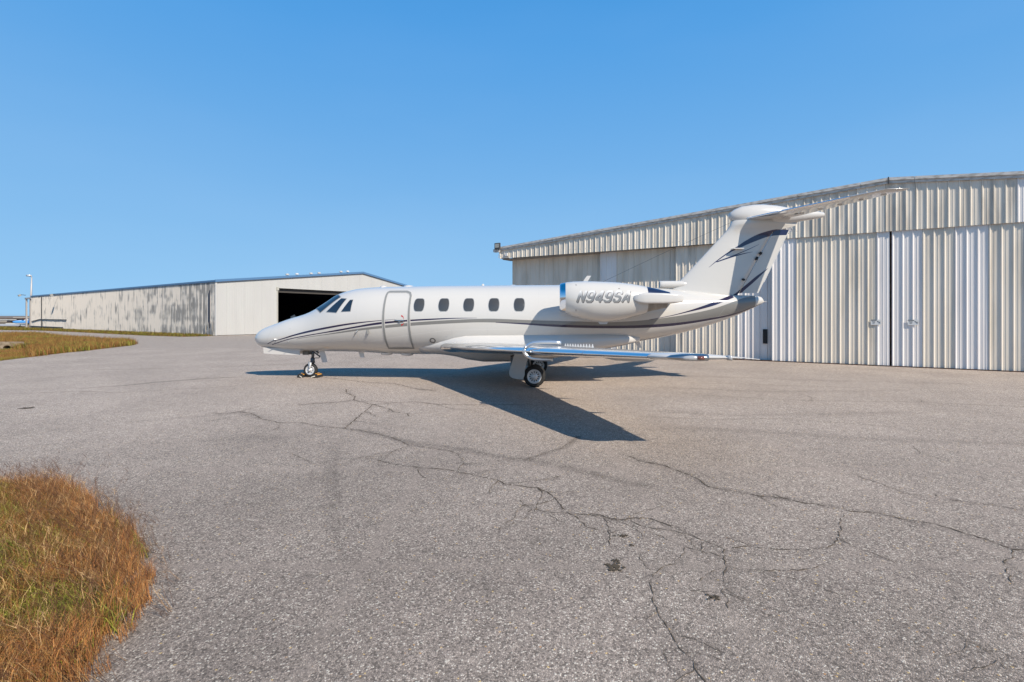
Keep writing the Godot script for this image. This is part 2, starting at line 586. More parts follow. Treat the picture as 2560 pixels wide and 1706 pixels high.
func ground() -> void:
	# terrain sheet out to the horizon, falling a little beyond the hangars
	var soil := noisy(ramp_tex(noise_img(256, 0.02, 5, 51), [0.25, 0.55, 0.8], [Color(0.10, 0.062, 0.028), Color(0.16, 0.10, 0.045), Color(0.14, 0.115, 0.04)]), Vector3(0.13, 0.13, 0.13), 0.95)
	var t := Shape.new(true)
	var ds := [-60.0, 0.0, 50.0, 100.0, 140.0, 200.0, 300.0, 700.0, 1800.0]
	for i in ds.size() - 1:
		for x in [-1800.0, -300.0, 0.0, 300.0]:
			var x2: float = {-1800.0: -300.0, -300.0: 0.0, 0.0: 300.0, 300.0: 1800.0}[x]
			t.quad(Vector3(x, fall(ds[i]) - 0.012, -ds[i]), Vector3(x2, fall(ds[i]) - 0.012, -ds[i]), Vector3(x2, fall(ds[i + 1]) - 0.012, -ds[i + 1]), Vector3(x, fall(ds[i + 1]) - 0.012, -ds[i + 1]), Vector3(x, -90, -ds[i]))
	struct("ground", t, soil)
	# asphalt: one material, the map of wear and painted grazing brightness lies over the part by the camera
	var at := asphalt_tex()
	M.asphalt = mat(Color(0.90, 0.905, 0.905), 0.85, 0.0, 0.3)
	M.asphalt.albedo_texture = at[0]
	M.asphalt.normal_enabled = true
	M.asphalt.normal_texture = at[1]
	M.asphalt.normal_scale = 0.7
	M.asphalt.uv1_triplanar = false
	M.asphalt.detail_enabled = true
	M.asphalt.detail_blend_mode = BaseMaterial3D.BLEND_MODE_MUL
	M.asphalt.detail_albedo = wear_and_grazing_tex()
	M.asphalt.detail_uv_layer = BaseMaterial3D.DETAIL_UV_2
	M.asphalt.texture_repeat = true
	var far := M.asphalt.duplicate() as StandardMaterial3D
	far.detail_enabled = false
	far.albedo_color = Color(0.775, 0.78, 0.775).linear_to_srgb()
	var near := SurfaceTool.new()
	near.begin(Mesh.PRIMITIVE_TRIANGLES)
	var put := func(st: SurfaceTool, x: float, d: float) -> void:
		st.set_uv(Vector2(x, d) / 2.3)
		st.set_uv2(Vector2((x + 24.0) / 48.0, (30.0 - d) / 32.0))
		st.set_normal(Vector3.UP)
		st.set_tangent(Plane(1, 0, 0, 1))
		st.add_vertex(Vector3(x, 0, -d))
	var rect := func(st: SurfaceTool, x0: float, x1: float, d0: float, d1: float) -> void:
		for p in [[x0, d0], [x0, d1], [x1, d1], [x0, d0], [x1, d1], [x1, d0]]:
			put.call(st, p[0], p[1])
	rect.call(near, -24.0, 24.0, -2.0, 30.0)
	var apron := MeshInstance3D.new()
	apron.name = numbered("apron")
	var am := near.commit()
	am.surface_set_material(0, M.asphalt)
	apron.mesh = am
	apron.set_meta("kind", "structure")
	add_child(apron)
	var rest := SurfaceTool.new()
	rest.begin(Mesh.PRIMITIVE_TRIANGLES)
	rect.call(rest, -110.0, -24.0, -40.0, 74.0)
	rect.call(rest, 24.0, 70.0, -40.0, 60.0)
	rect.call(rest, -24.0, 24.0, -40.0, -2.0)
	rect.call(rest, -24.0, 24.0, 30.0, 82.0)
	rect.call(rest, -60.0, -24.0, 74.0, 82.0)
	var rm := rest.commit()
	rm.surface_set_material(0, far)
	var road := MeshInstance3D.new()
	road.name = numbered("taxi_lane")
	road.mesh = rm
	road.set_meta("kind", "structure")
	add_child(road)
	# far concrete taxiway
	var tw := Shape.new()
	for x in 12:
		var x0 := -320.0 + x * 26.0
		tw.quad(Vector3(x0, fall(114) + 0.01, -114), Vector3(x0 + 25.9, fall(114) + 0.01, -114), Vector3(x0 + 25.9, fall(165) + 0.01, -165), Vector3(x0, fall(165) + 0.01, -165), Vector3(x0, -90, -120))
	struct("taxiway", tw, mat(Color(0.40, 0.38, 0.36), 0.85))
	# soil under the grass
	var near_poly := v2([-5.5, 5.35, -5.05, 5.2, -4.6, 5.0, -4.2, 4.78, -3.8, 4.4, -3.35, 4.1, -3.05, 3.86, -2.85, 3.65, -2.68, 3.4, -2.5, 3.25, -2.42, 3.1, -2.3, 2.9, -2.2, 2.75, -2.14, 2.6, -2.08, 2.4, -2.02, 2.2, -2.0, 1.9, -2.0, 0.6, -9.0, 0.6, -9.0, 6.2])
	var isl := v2([-66.0, 63.5, -47.55, 51.5, -37.0, 42.58, -26.32, 35.43, -24.61, 33.4, -23.78, 31.91, -22.26, 26.36, -21.78, 24.07, -21.16, 22.5, -20.58, 20.58, -24.0, 19.2, -66.0, 26.0])
	var flat := func(_d: float) -> float: return 0.004
	var verge := Shape.new()
	verge.sheet(near_poly, flat)
	struct("verge_soil", verge, soil)
	var is2 := Shape.new()
	is2.sheet(isl, flat)
	struct("island_soil", is2, soil)
	var strip := Shape.new()
	strip.sheet(v2([-100.0, 72.5, -71.9, 71.9, -63.9, 69.2, -54.87, 63.27, -35.77, 49.76, -29.87, 46.62, -28.83, 47.62, -28.6, 49.8, -79.6, 85.2, -110.0, 85.0]), flat)
	struct("hangar_verge_soil", strip, soil)
	# cracks: narrow broken ribbons of dark filler
	var cr := mat(Color(0.105, 0.082, 0.06), 0.95, 0.0, 0.1)
	for c in crack_lines():
		var p: PackedVector2Array = v2(c[0])
		var wd: float = c[1] * 0.66
		var s := Shape.new()
		var prev := []
		for i in p.size() - 1:
			var len := p[i].distance_to(p[i + 1])
			var steps := maxi(1, int(len / 0.035))
			for k in steps + (1 if i == p.size() - 2 else 0):
				var q := p[i].lerp(p[i + 1], float(k) / steps)
				var dir := (p[i + 1] - p[i]).normalized()
				var side := Vector2(-dir.y, dir.x)
				q += side * rng.randf_range(-0.012, 0.012)
				var hw := wd * 0.5 * (rng.randf_range(0.15, 1.0) if rng.randf() > 0.18 else 0.05)
				var a := Vector3(q.x + side.x * hw, 0.004, -(q.y + side.y * hw))
				var b := Vector3(q.x - side.x * hw, 0.004, -(q.y - side.y * hw))
				if prev:
					s.quad(prev[0], prev[1], b, a, Vector3(q.x, -3, -q.y))
				prev = [a, b]
		obj("crack", s, cr, apron)
	# oil drips
	var oil := mat(Color(0.085, 0.068, 0.05), 0.9, 0.0, 0.15)
	for o in [[0.72, 3.55, 0.085], [0.74, 3.64, 0.035], [1.24, 3.16, 0.05], [0.88, 4.06, 0.04], [0.81, 4.05, 0.016], [0.91, 3.89, 0.022], [-9.3, 9.8, 0.14]]:
		var s := Shape.new()
		var c := Vector3(o[0], 0.0045, -o[1])
		for blob in 46:
			var ra := rng.randf() * TAU
			var bc: Vector3 = c + Vector3(cos(ra), 0, sin(ra) * 0.8) * o[2] * rng.randf() * 0.95 + Vector3(0, blob * 0.00006, 0)
			var br: float = o[2] * rng.randf_range(0.05, 0.24)
			var ring := []
			for k in 9:
				ring.append(bc + Vector3(cos(TAU * k / 9), 0.0, sin(TAU * k / 9)) * br * rng.randf_range(0.7, 1.1))
			for k in 9:
				s.tri(bc, ring[k], ring[(k + 1) % 9], bc - Vector3(0, 1, 0))
		obj("oil_stain", s, oil, apron)


func crack_lines() -> Array:
	var r := []
	r.append([[-1.62, 6.21, -1.41, 6.05, -1.08, 5.91, -0.76, 5.84, -0.61, 5.74, -0.46, 5.65, -0.25, 5.51, -0.13, 5.42, -0.09, 5.33, 0.05, 5.26, 0.26, 5.21, 0.35, 5.06, 0.41, 4.91, 0.45, 4.72, 0.48, 4.56, 0.54, 4.48, 0.57, 4.38, 0.61, 4.25, 0.70, 4.16, 0.83, 4.12], 0.026])
	r.append([[0.54, 4.50, 0.68, 4.50, 0.79, 4.48, 0.85, 4.40, 0.96, 4.38, 1.06, 4.42, 1.17, 4.42, 1.25, 4.34, 1.38, 4.21], 0.018])
	r.append([[0.08, 4.86, 0.12, 4.74, 0.19, 4.63, 0.29, 4.56, 0.40, 4.54, 0.48, 4.54], 0.015])
	r.append([[-0.61, 5.74, -0.61, 5.91, -0.58, 6.05, -0.61, 6.25, -0.71, 6.54, -0.85, 6.67, -1.10, 6.81, -1.40, 6.95], 0.022])
	r.append([[-1.40, 6.95, -1.54, 6.63, -1.58, 6.41, -1.61, 6.27, -1.79, 6.27], 0.016])
	r.append([[-4.49, 8.99, -4.28, 8.75, -3.82, 8.42, -3.52, 8.48, -3.08, 8.17, -2.65, 8.01, -2.39, 7.90, -2.05, 7.66, -1.71, 7.37, -1.40, 6.95], 0.026])
	r.append([[-4.01, 12.39, -3.82, 11.79, -3.45, 11.25, -3.33, 10.76, -3.49, 10.53, -3.91, 10.37, -4.25, 10.14], 0.05])
	r.append([[-3.29, 10.69, -3.01, 10.42, -2.77, 10.20, -2.32, 9.70, -2.19, 9.42, -1.89, 9.24, -1.81, 8.99], 0.04])
	r.append([[-2.77, 10.20, -2.72, 9.42, -2.66, 8.60, -2.62, 8.01], 0.04])
	r.append([[-5.42, 14.81, -4.76, 14.38, -3.98, 13.77, -3.49, 13.58, -3.14, 13.51, -2.27, 12.39, -1.79, 12.08], 0.05])
	r.append([[-2.77, 10.20, -2.42, 10.42, -2.00, 10.53, -1.52, 10.24, -0.86, 10.16, 0.4, 10.2], 0.035])
	r.append([[0.97, 7.48, 0.67, 6.81, 0.41, 6.54, 0.17, 6.25], 0.02])
	r.append([[0.25, 5.11, 0.49, 5.03, 0.61, 5.11], 0.012])
	r.append([[1.46, 6.39, 1.54, 6.19, 1.78, 6.00, 1.85, 5.82, 1.98, 5.55, 2.01, 5.30, 2.03, 5.21, 2.19, 5.11, 2.38, 4.98, 2.63, 4.90, 2.70, 4.80, 2.88, 4.71, 3.01, 4.58, 3.24, 4.53, 3.36, 4.39, 3.55, 4.29, 3.62, 4.14, 3.70, 3.99, 3.74, 3.83, 3.80, 3.80], 0.024])
	r.append([[3.73, 3.82, 3.61, 3.70, 3.48, 3.63, 3.42, 3.54, 3.36, 3.46, 3.26, 3.35], 0.014])
	r.append([[2.92, 4.49, 2.84, 4.41, 2.73, 4.25, 2.58, 4.04, 2.44, 3.89, 2.30, 3.83, 2.17, 3.82, 1.97, 3.82, 1.80, 3.87, 1.66, 3.85], 0.016])
	r.append([[2.55, 5.03, 2.62, 4.85], 0.016])
	r.append([[0.70, 4.49, 0.86, 4.41, 1.01, 4.35, 1.11, 4.22, 1.29, 4.16, 1.41, 4.07, 1.48, 3.97, 1.55, 3.88, 1.58, 3.82, 1.53, 3.70, 1.49, 3.56, 1.56, 3.52, 1.68, 3.50, 1.85, 3.50, 2.07, 3.52, 2.19, 3.59], 0.015])
	r.append([[0.95, 4.39, 1.15, 4.41, 1.25, 4.33, 1.33, 4.23, 1.42, 4.09], 0.012])
	r.append([[1.49, 3.56, 1.44, 3.48, 1.36, 3.29, 1.33, 3.23, 1.32, 3.12, 1.28, 3.05], 0.012])
	r.append([[1.29, 3.85, 1.27, 3.76, 1.18, 3.67, 1.14, 3.60, 1.03, 3.55, 0.95, 3.44, 0.89, 3.29, 0.87, 3.14, 0.86, 3.01, 0.87, 2.90, 0.87, 2.80, 0.87, 2.72, 0.89, 2.64, 0.91, 2.53, 0.93, 2.40], 0.013])
	r.append([[0.93, 3.70, 0.92, 3.59, 0.96, 3.51], 0.01])
	r.append([[0.79, 2.75, 0.78, 2.64, 0.77, 2.56], 0.008])
	r.append([[4.14, 5.05, 4.12, 4.88, 4.28, 4.80, 4.45, 4.71, 4.58, 4.58], 0.02])
	r.append([[3.84, 5.75, 3.77, 5.52, 3.84, 5.36, 3.87, 5.05, 3.99, 4.98], 0.014])
	r.append([[2.44, 2.83, 2.45, 2.75, 2.47, 2.66, 2.46, 2.59, 2.44, 2.52, 2.47, 2.40], 0.008])
	r.append([[2.19, 2.51, 2.29, 2.52, 2.45, 2.57], 0.007])
	r.append([[1.11, 4.14, 1.25, 3.94, 1.33, 3.83, 1.45, 3.76, 1.51, 3.70], 0.01])
	r.append([[1.13, 3.25, 1.30, 3.22], 0.01])
	r.append([[-9.97, 13.03, -9.57, 13.75, -8.93, 14.39, -8.29, 14.90], 0.05])
	r.append([[-5.47, 9.31, -5.13, 9.17, -5.05, 9.45, -4.70, 9.24, -4.35, 8.84], 0.03])
	r.append([[-2.84, 6.55, -2.60, 6.32, -2.42, 6.13, -2.20, 6.10], 0.018])
	r.append([[2.2, 9.0, 3.4, 8.7, 4.6, 8.8, 6.1, 8.1], 0.02])
	r.append([[4.2, 11.4, 6.2, 10.7, 8.4, 10.5, 10.4, 9.8], 0.028])
	r.append([[5.4, 6.9, 5.2, 6.5, 5.25, 6.2], 0.016])
	r.append([[4.6, 13.6, 5.8, 13.4, 8.8, 12.6], 0.03])
	r.append([[-12.0, 11.4, -10.2, 12.1, -9.2, 11.8, -7.0, 12.9], 0.03])
	r.append([[-14.0, 17.0, -11.0, 17.6, -8.0, 19.4, -6.0, 20.0], 0.05])
	# short side branches, so that the main lines fray as old asphalt does
	var q := RandomNumberGenerator.new()
	q.seed = 23
	for k in r.size():
		var p := v2(r[k][0])
		for i in range(1, p.size() - 1):
			if q.randf() > 0.34:
				continue
			var dir := (p[i + 1] - p[i - 1]).normalized().rotated(q.randf_range(0.5, 1.3) * (1.0 if q.randf() < 0.5 else -1.0))
			var at := p[i]
			var step: float = 0.05 + p[i].y * 0.016
			var pts := [at.x, at.y]
			for e in q.randi_range(2, 5):
				at += dir * step
				dir = dir.rotated(q.randf_range(-0.5, 0.5))
				pts.append_array([at.x, at.y])
			r.append([pts, r[k][1] * 0.6])
	return r


# ------------------------------------------------------------------ corrugated sheets
func rib_sheet(x0: float, x1: float, yb: Callable, yt: Callable, period: float, prof: Array, z := 0.0, bow := 0.0) -> Shape:
	# prof: pairs (fraction of the period, proud by); a thin folded sheet, its front towards +z
	var s := Shape.new()
	s.uvf = func(p: Vector3) -> Vector2: return Vector2(p.x, p.y)
	var n := maxi(1, int(round((x1 - x0) / period)))
	var pts := []
	for k in n:
		for q in prof:
			pts.append(Vector2(x0 + (k + q[0]) * (x1 - x0) / n, q[1] + z))
	pts.append(Vector2(x1, prof[0][1] + z))
	for i in pts.size() - 1:
		var a: Vector2 = pts[i]
		var b: Vector2 = pts[i + 1]
		var a0 := Vector3(a.x, yb.call(a.x), a.y + bow)
		var b0 := Vector3(b.x, yb.call(b.x), b.y + bow)
		var b1 := Vector3(b.x, yt.call(b.x), b.y)
		var a1 := Vector3(a.x, yt.call(a.x), a.y)
		s.quad(a0, b0, b1, a1, (a0 + b1) * 0.5 - Vector3(0, 0, 1))
	return s


func near_hangar() -> void:
	var R := thing("metal_hangar", "large ribbed metal hangar in cream and white, closed sliding doors, right of the jet", "hangar", Vector3(-0.325, 0, -27.77), -0.6053)
	var top := func(x: float) -> float: return minf(5.60 + 0.0657 * x, 6.70 - 0.098 * (x - 16.75))
	var head := func(x: float) -> float: return 4.955 - 0.009 * x
	var zero := func(_x: float) -> float: return 0.03
	# ribs: narrow bright rib, low stiffeners on the pan
	var prof := [[0.0, 0.0], [0.05, 0.029], [0.13, 0.029], [0.22, 0.0], [0.46, 0.0], [0.48, 0.006], [0.53, 0.006], [0.55, 0.0], [0.76, 0.0], [0.78, 0.006], [0.83, 0.006], [0.85, 0.0]]
	var P := 0.283
	# backing structure: walls, roof
	var back := Shape.new()
	var W := 34.0
	var D := 30.0
	back.box(Vector3(-0.1, 2.7, -0.9 - D * 0.5), Vector3(0.2, 5.3, D))
	back.box(Vector3(W + 0.1, 2.3, -0.9 - D * 0.5), Vector3(0.2, 4.6, D))
	back.box(Vector3(W * 0.5, 2.6, -0.9 - D - 0.1), Vector3(W + 0.4, 5.2, 0.2))
	back.box(Vector3(2.4, 2.45, -0.82), Vector3(4.8, 4.8, 0.1))
	obj("wall", back, M.cream, R)
	var hb := Shape.new()
	hb.prism(PackedVector2Array([Vector2(-0.35, 5.0), Vector2(W, 4.7), Vector2(W, 4.9), Vector2(16.75, 6.60), Vector2(-0.35, 5.48)]), Vector3(0, 0, -0.12), Vector3.RIGHT, Vector3.UP, Vector3(0, 0, 0.16))
	obj("header_frame", hb, M.frame_wall, R)
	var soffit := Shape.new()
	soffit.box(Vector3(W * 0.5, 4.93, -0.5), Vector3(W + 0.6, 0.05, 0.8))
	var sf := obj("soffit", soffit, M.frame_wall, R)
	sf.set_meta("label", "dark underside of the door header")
	for sgn in [-1, 1]:
		var rf := Shape.new()
		var xa := -0.45 if sgn < 0 else 16.75
		var xb := 16.75 if sgn < 0 else W + 0.4
		var ya: float = top.call(xa) - 0.03
		var yb: float = top.call(xb) - 0.03
		rf.prism(PackedVector2Array([Vector2(xa, ya - 0.12), Vector2(xb, yb - 0.12), Vector2(xb, yb), Vector2(xa, ya)]), Vector3(0, 0, -D - 1.0), Vector3.RIGHT, Vector3.UP, Vector3(0, 0, D + 1.1))
		obj("roof", rf, M.roof_grey, R)
	# rake trim in lengths with seams
	var seams := [-0.45, 3.2, 7.4, 10.9, 13.9, 15.9, 16.72, 17.45, 20.6, 24.0, 28.0, 34.4]
	for i in seams.size() - 1:
		var xa: float = seams[i] + 0.006
		var xb: float = seams[i + 1] - 0.006
		var ya: float = top.call(xa)
		var yb: float = top.call(xb)
		var t := Shape.new()
		t.prism(PackedVector2Array([Vector2(xa, ya - 0.10), Vector2(xb, yb - 0.10), Vector2(xb, yb), Vector2(xa, ya)]), Vector3(0, 0, 0.10), Vector3.RIGHT, Vector3.UP, Vector3(0, 0, 0.075 + rng.randf_range(0, 0.008)))
		t.prism(PackedVector2Array([Vector2(xa, ya - 0.20), Vector2(xb, yb - 0.20), Vector2(xb, yb - 0.102), Vector2(xa, ya - 0.102)]), Vector3(0, 0, 0.08), Vector3.RIGHT, Vector3.UP, Vector3(0, 0, 0.055))
		obj("rake_trim", t, M.trim, R)
	var cap := Shape.new()
	cap.box(Vector3(16.72, 6.60, 0.155), Vector3(0.035, 0.24, 0.06))
	obj("ridge_cap", cap, M.pipe, R)
	# header sheets
	var x := -0.35
	var i := 0
	while x < 34.0:
		var x1 := x + 3 * P
		var yt := func(q: float) -> float: return top.call(q) - 0.11
		var s := rib_sheet(x, x1 - 0.003, head, yt, P, prof, 0.06 + (i % 2) * 0.003, rng.randf_range(0.0, 0.012))
		var mt: Material = M.cool if i >= 24 and i < 27 else (M.cream_worn if rng.randf() < 0.35 else M.cream)
		var sh := obj("siding_sheet", s, mt, R)
		if mt == M.cool:
			sh.set_meta("label", "newer white sheet in the header")
		x = x1
		i += 1
	# end return of the header at the left corner
	var ret := Shape.new()
	ret.box(Vector3(-0.36, 5.24, -0.38), Vector3(0.02, 0.56, 0.9))
	obj("header_return", ret, M.cream, R)
	# sliding door leaves on four tracks
	var leaves := [
		[0.0, 5.55, -0.66, [0, 0, 0, 0, 0, 0, 0]],
		[5.35, 9.30, -0.44, [1, 0, 0, 0, 0]],
		[9.11, 13.25, -0.20, [2, 0, 0, 1, 3]],
		[12.98, 16.76, 0.0, [1, 0, 0, 0, 1]],
		[16.82, 20.78, 0.0, [1, 0, 1, 0, 1]],
		[20.62, 25.0, -0.20, [1, 0, 0, 1, 0]],
		[24.8, 29.0, -0.44, [0, 0, 1, 0, 0]],
		[28.8, 34.0, -0.66, [0, 0, 0, 0, 0, 0]],
	]
	for lf in leaves:
		var node := group_node("door_leaf", R)
		var fr := Shape.new()
		fr.box(Vector3((lf[0] + lf[1]) * 0.5, 2.47, lf[2] - 0.055), Vector3(lf[1] - lf[0], 4.84, 0.08))
		obj("frame", fr, M.rust, node)
		var kinds: Array = lf[3]
		var xx: float = lf[0]
		var k := 0
		while xx < lf[1] - 0.05:
			var xe: float = minf(xx + 3 * P, lf[1])
			var kind: int = kinds[k % kinds.size()]
			if lf[2] > -0.1 and k == kinds.size() - 1:
				xe = lf[1]
			var yt2 := func(q: float) -> float: return head.call(q) + 0.01
			var mt2: Material = [M.cream, M.cool, M.cream_worn, M.cool][kind]
			var s := rib_sheet(xx, xe - 0.003, zero, yt2, P, prof, lf[2] + (k % 2) * 0.003, rng.randf_range(-0.004, 0.010))
			obj("siding_sheet", s, mt2, node)
			xx = xe
			k += 1
	var ast := Shape.new()
	ast.box(Vector3(16.79, 2.45, -0.10), Vector3(0.30, 4.86, 0.10))
	obj("meeting_post", ast, M.rust, R)
	# flush pull slot in the third leaf
	var slot := Shape.new()
	slot.box(Vector3(12.72, 0.98, -0.15), Vector3(0.17, 0.58, 0.03))
	obj("pull_slot", slot, M.dark, R)
	var track := Shape.new()
	track.box(Vector3(W * 0.5, 0.017, 0.02), Vector3(W, 0.03, 0.14))
	track.box(Vector3(W * 0.5, 0.015, -0.35), Vector3(W, 0.026, 0.6))
	obj("door_track", track, M.rust, R)
	# rivets along the lower girts of the header are too small; the girt line shows as screw heads
	var screws := Shape.new()
	for k in 70:
		var sx := 4.0 + k * P * 0.5
		if sx > 21.0:
			break
		if k % 2 == 0:
			screws.box(Vector3(sx - 0.05, 5.15 - sx * 0.009, 0.072), Vector3(0.022, 0.022, 0.012))
	var sc := obj("screws", screws, M.pipe, R)
	sc.set_meta("kind", "stuff")
	# signs
	var k2 := 0
	for sx in [16.36, 17.42]:
		var sg := thing("warning_sign", ["white warning sign on the door leaf left of the dark gap", "white warning sign on the door leaf right of the dark gap"][k2], "sign", R.transform * Vector3(sx, 1.57, 0.045), R.rotation.y, "two white signs on the sliding doors")
		k2 += 1
		var pl := Shape.new()
		pl.box(Vector3(0, 0, 0), Vector3(0.31, 0.19, 0.008))
		obj("panel", pl, mat(Color(0.66, 0.65, 0.62), 0.5), sg)
		var hd := Shape.new()
		hd.box(Vector3(-0.06, 0.075, 0.0055), Vector3(0.175, 0.032, 0.003))
		obj("header_bar", hd, mat(Color(0.16, 0.155, 0.15), 0.6), sg)
		var lines := ["WATCH", "YOUR", "STEP"]
		for li in 3:
			text(sg, "lettering", lines[li], 0.03, Vector3(-0.065, 0.034 - li * 0.036, 0.0062), mat(Color(0.10, 0.10, 0.10), 0.6))
		var fg := Shape.new()
		for b in [[[0.055, 0.03], [0.09, 0.012]], [[0.09, 0.012], [0.12, 0.0]], [[0.12, 0.0], [0.135, 0.018]], [[0.09, 0.012], [0.105, -0.028]], [[0.105, -0.028], [0.13, -0.032]], [[0.06, 0.03], [0.068, 0.005]]]:
			fg.tube([Vector3(b[0][0], b[0][1], 0.006), Vector3(b[1][0], b[1][1], 0.006)], 0.005, 6)
		fg.lathe([Vector2(0.0, 0.003), Vector2(0.011, 0.003), Vector2(0.011, 0.0)], Vector3(0.048, 0.036, 0.005), Basis(Vector3.RIGHT, Vector3(0, 0, 1), Vector3.DOWN), 10)
		obj("pictogram", fg, M.dark, sg)
	# flood light on the left corner, with its arm
	var fl := thing("flood_light", "square grey flood light on the upper left corner of the ribbed metal hangar", "flood light", R.transform * Vector3(-0.55, 5.42, 0.0), R.rotation.y)
	var h := Shape.new()
	h.box(Vector3(0.16, 0.20, 0.25), Vector3(0.34, 0.34, 0.10))
	obj("housing", h, M.pipe, fl)
	var ln := Shape.new()
	ln.box(Vector3(0.16, 0.22, 0.303), Vector3(0.26, 0.21, 0.008))
	obj("lens", ln, mat(Color(0.35, 0.34, 0.30), 0.2), fl)
	var arm := Shape.new()
	arm.box(Vector3(0.05, -0.02, 0.1), Vector3(0.42, 0.16, 0.22))
	arm.tube([Vector3(0.2, -0.02, 0.24), Vector3(0.33, -0.40, 0.16)], 0.012)
	arm.tube([Vector3(0.3, -0.1, 0.24), Vector3(0.16, -0.44, 0.16)], 0.012)
	arm.box(Vector3(0.16, 0.04, 0.22), Vector3(0.06, 0.12, 0.06))
	obj("bracket", arm, M.trim, fl)
	var cr := Shape.new()
	cr.box(Vector3(0.12, 5.14, 0.13), Vector3(0.16, 0.16, 0.08))
	obj("junction_box", cr, M.white_matt, R)


func text(parent: Node, called: String, s: String, h: float, at: Vector3, m: Material) -> void:
	var t := TextMesh.new()
	var f := SystemFont.new()
	f.font_names = PackedStringArray(["Droid Sans"])
	f.font_weight = 700
	t.font = f
	t.text = s
	t.font_size = 32
	t.pixel_size = h / 32.0
	t.depth = 0.001
	t.material = m
	var o := MeshInstance3D.new()
	o.mesh = t
	o.name = called
	o.position = at
	parent.add_child(o, true)


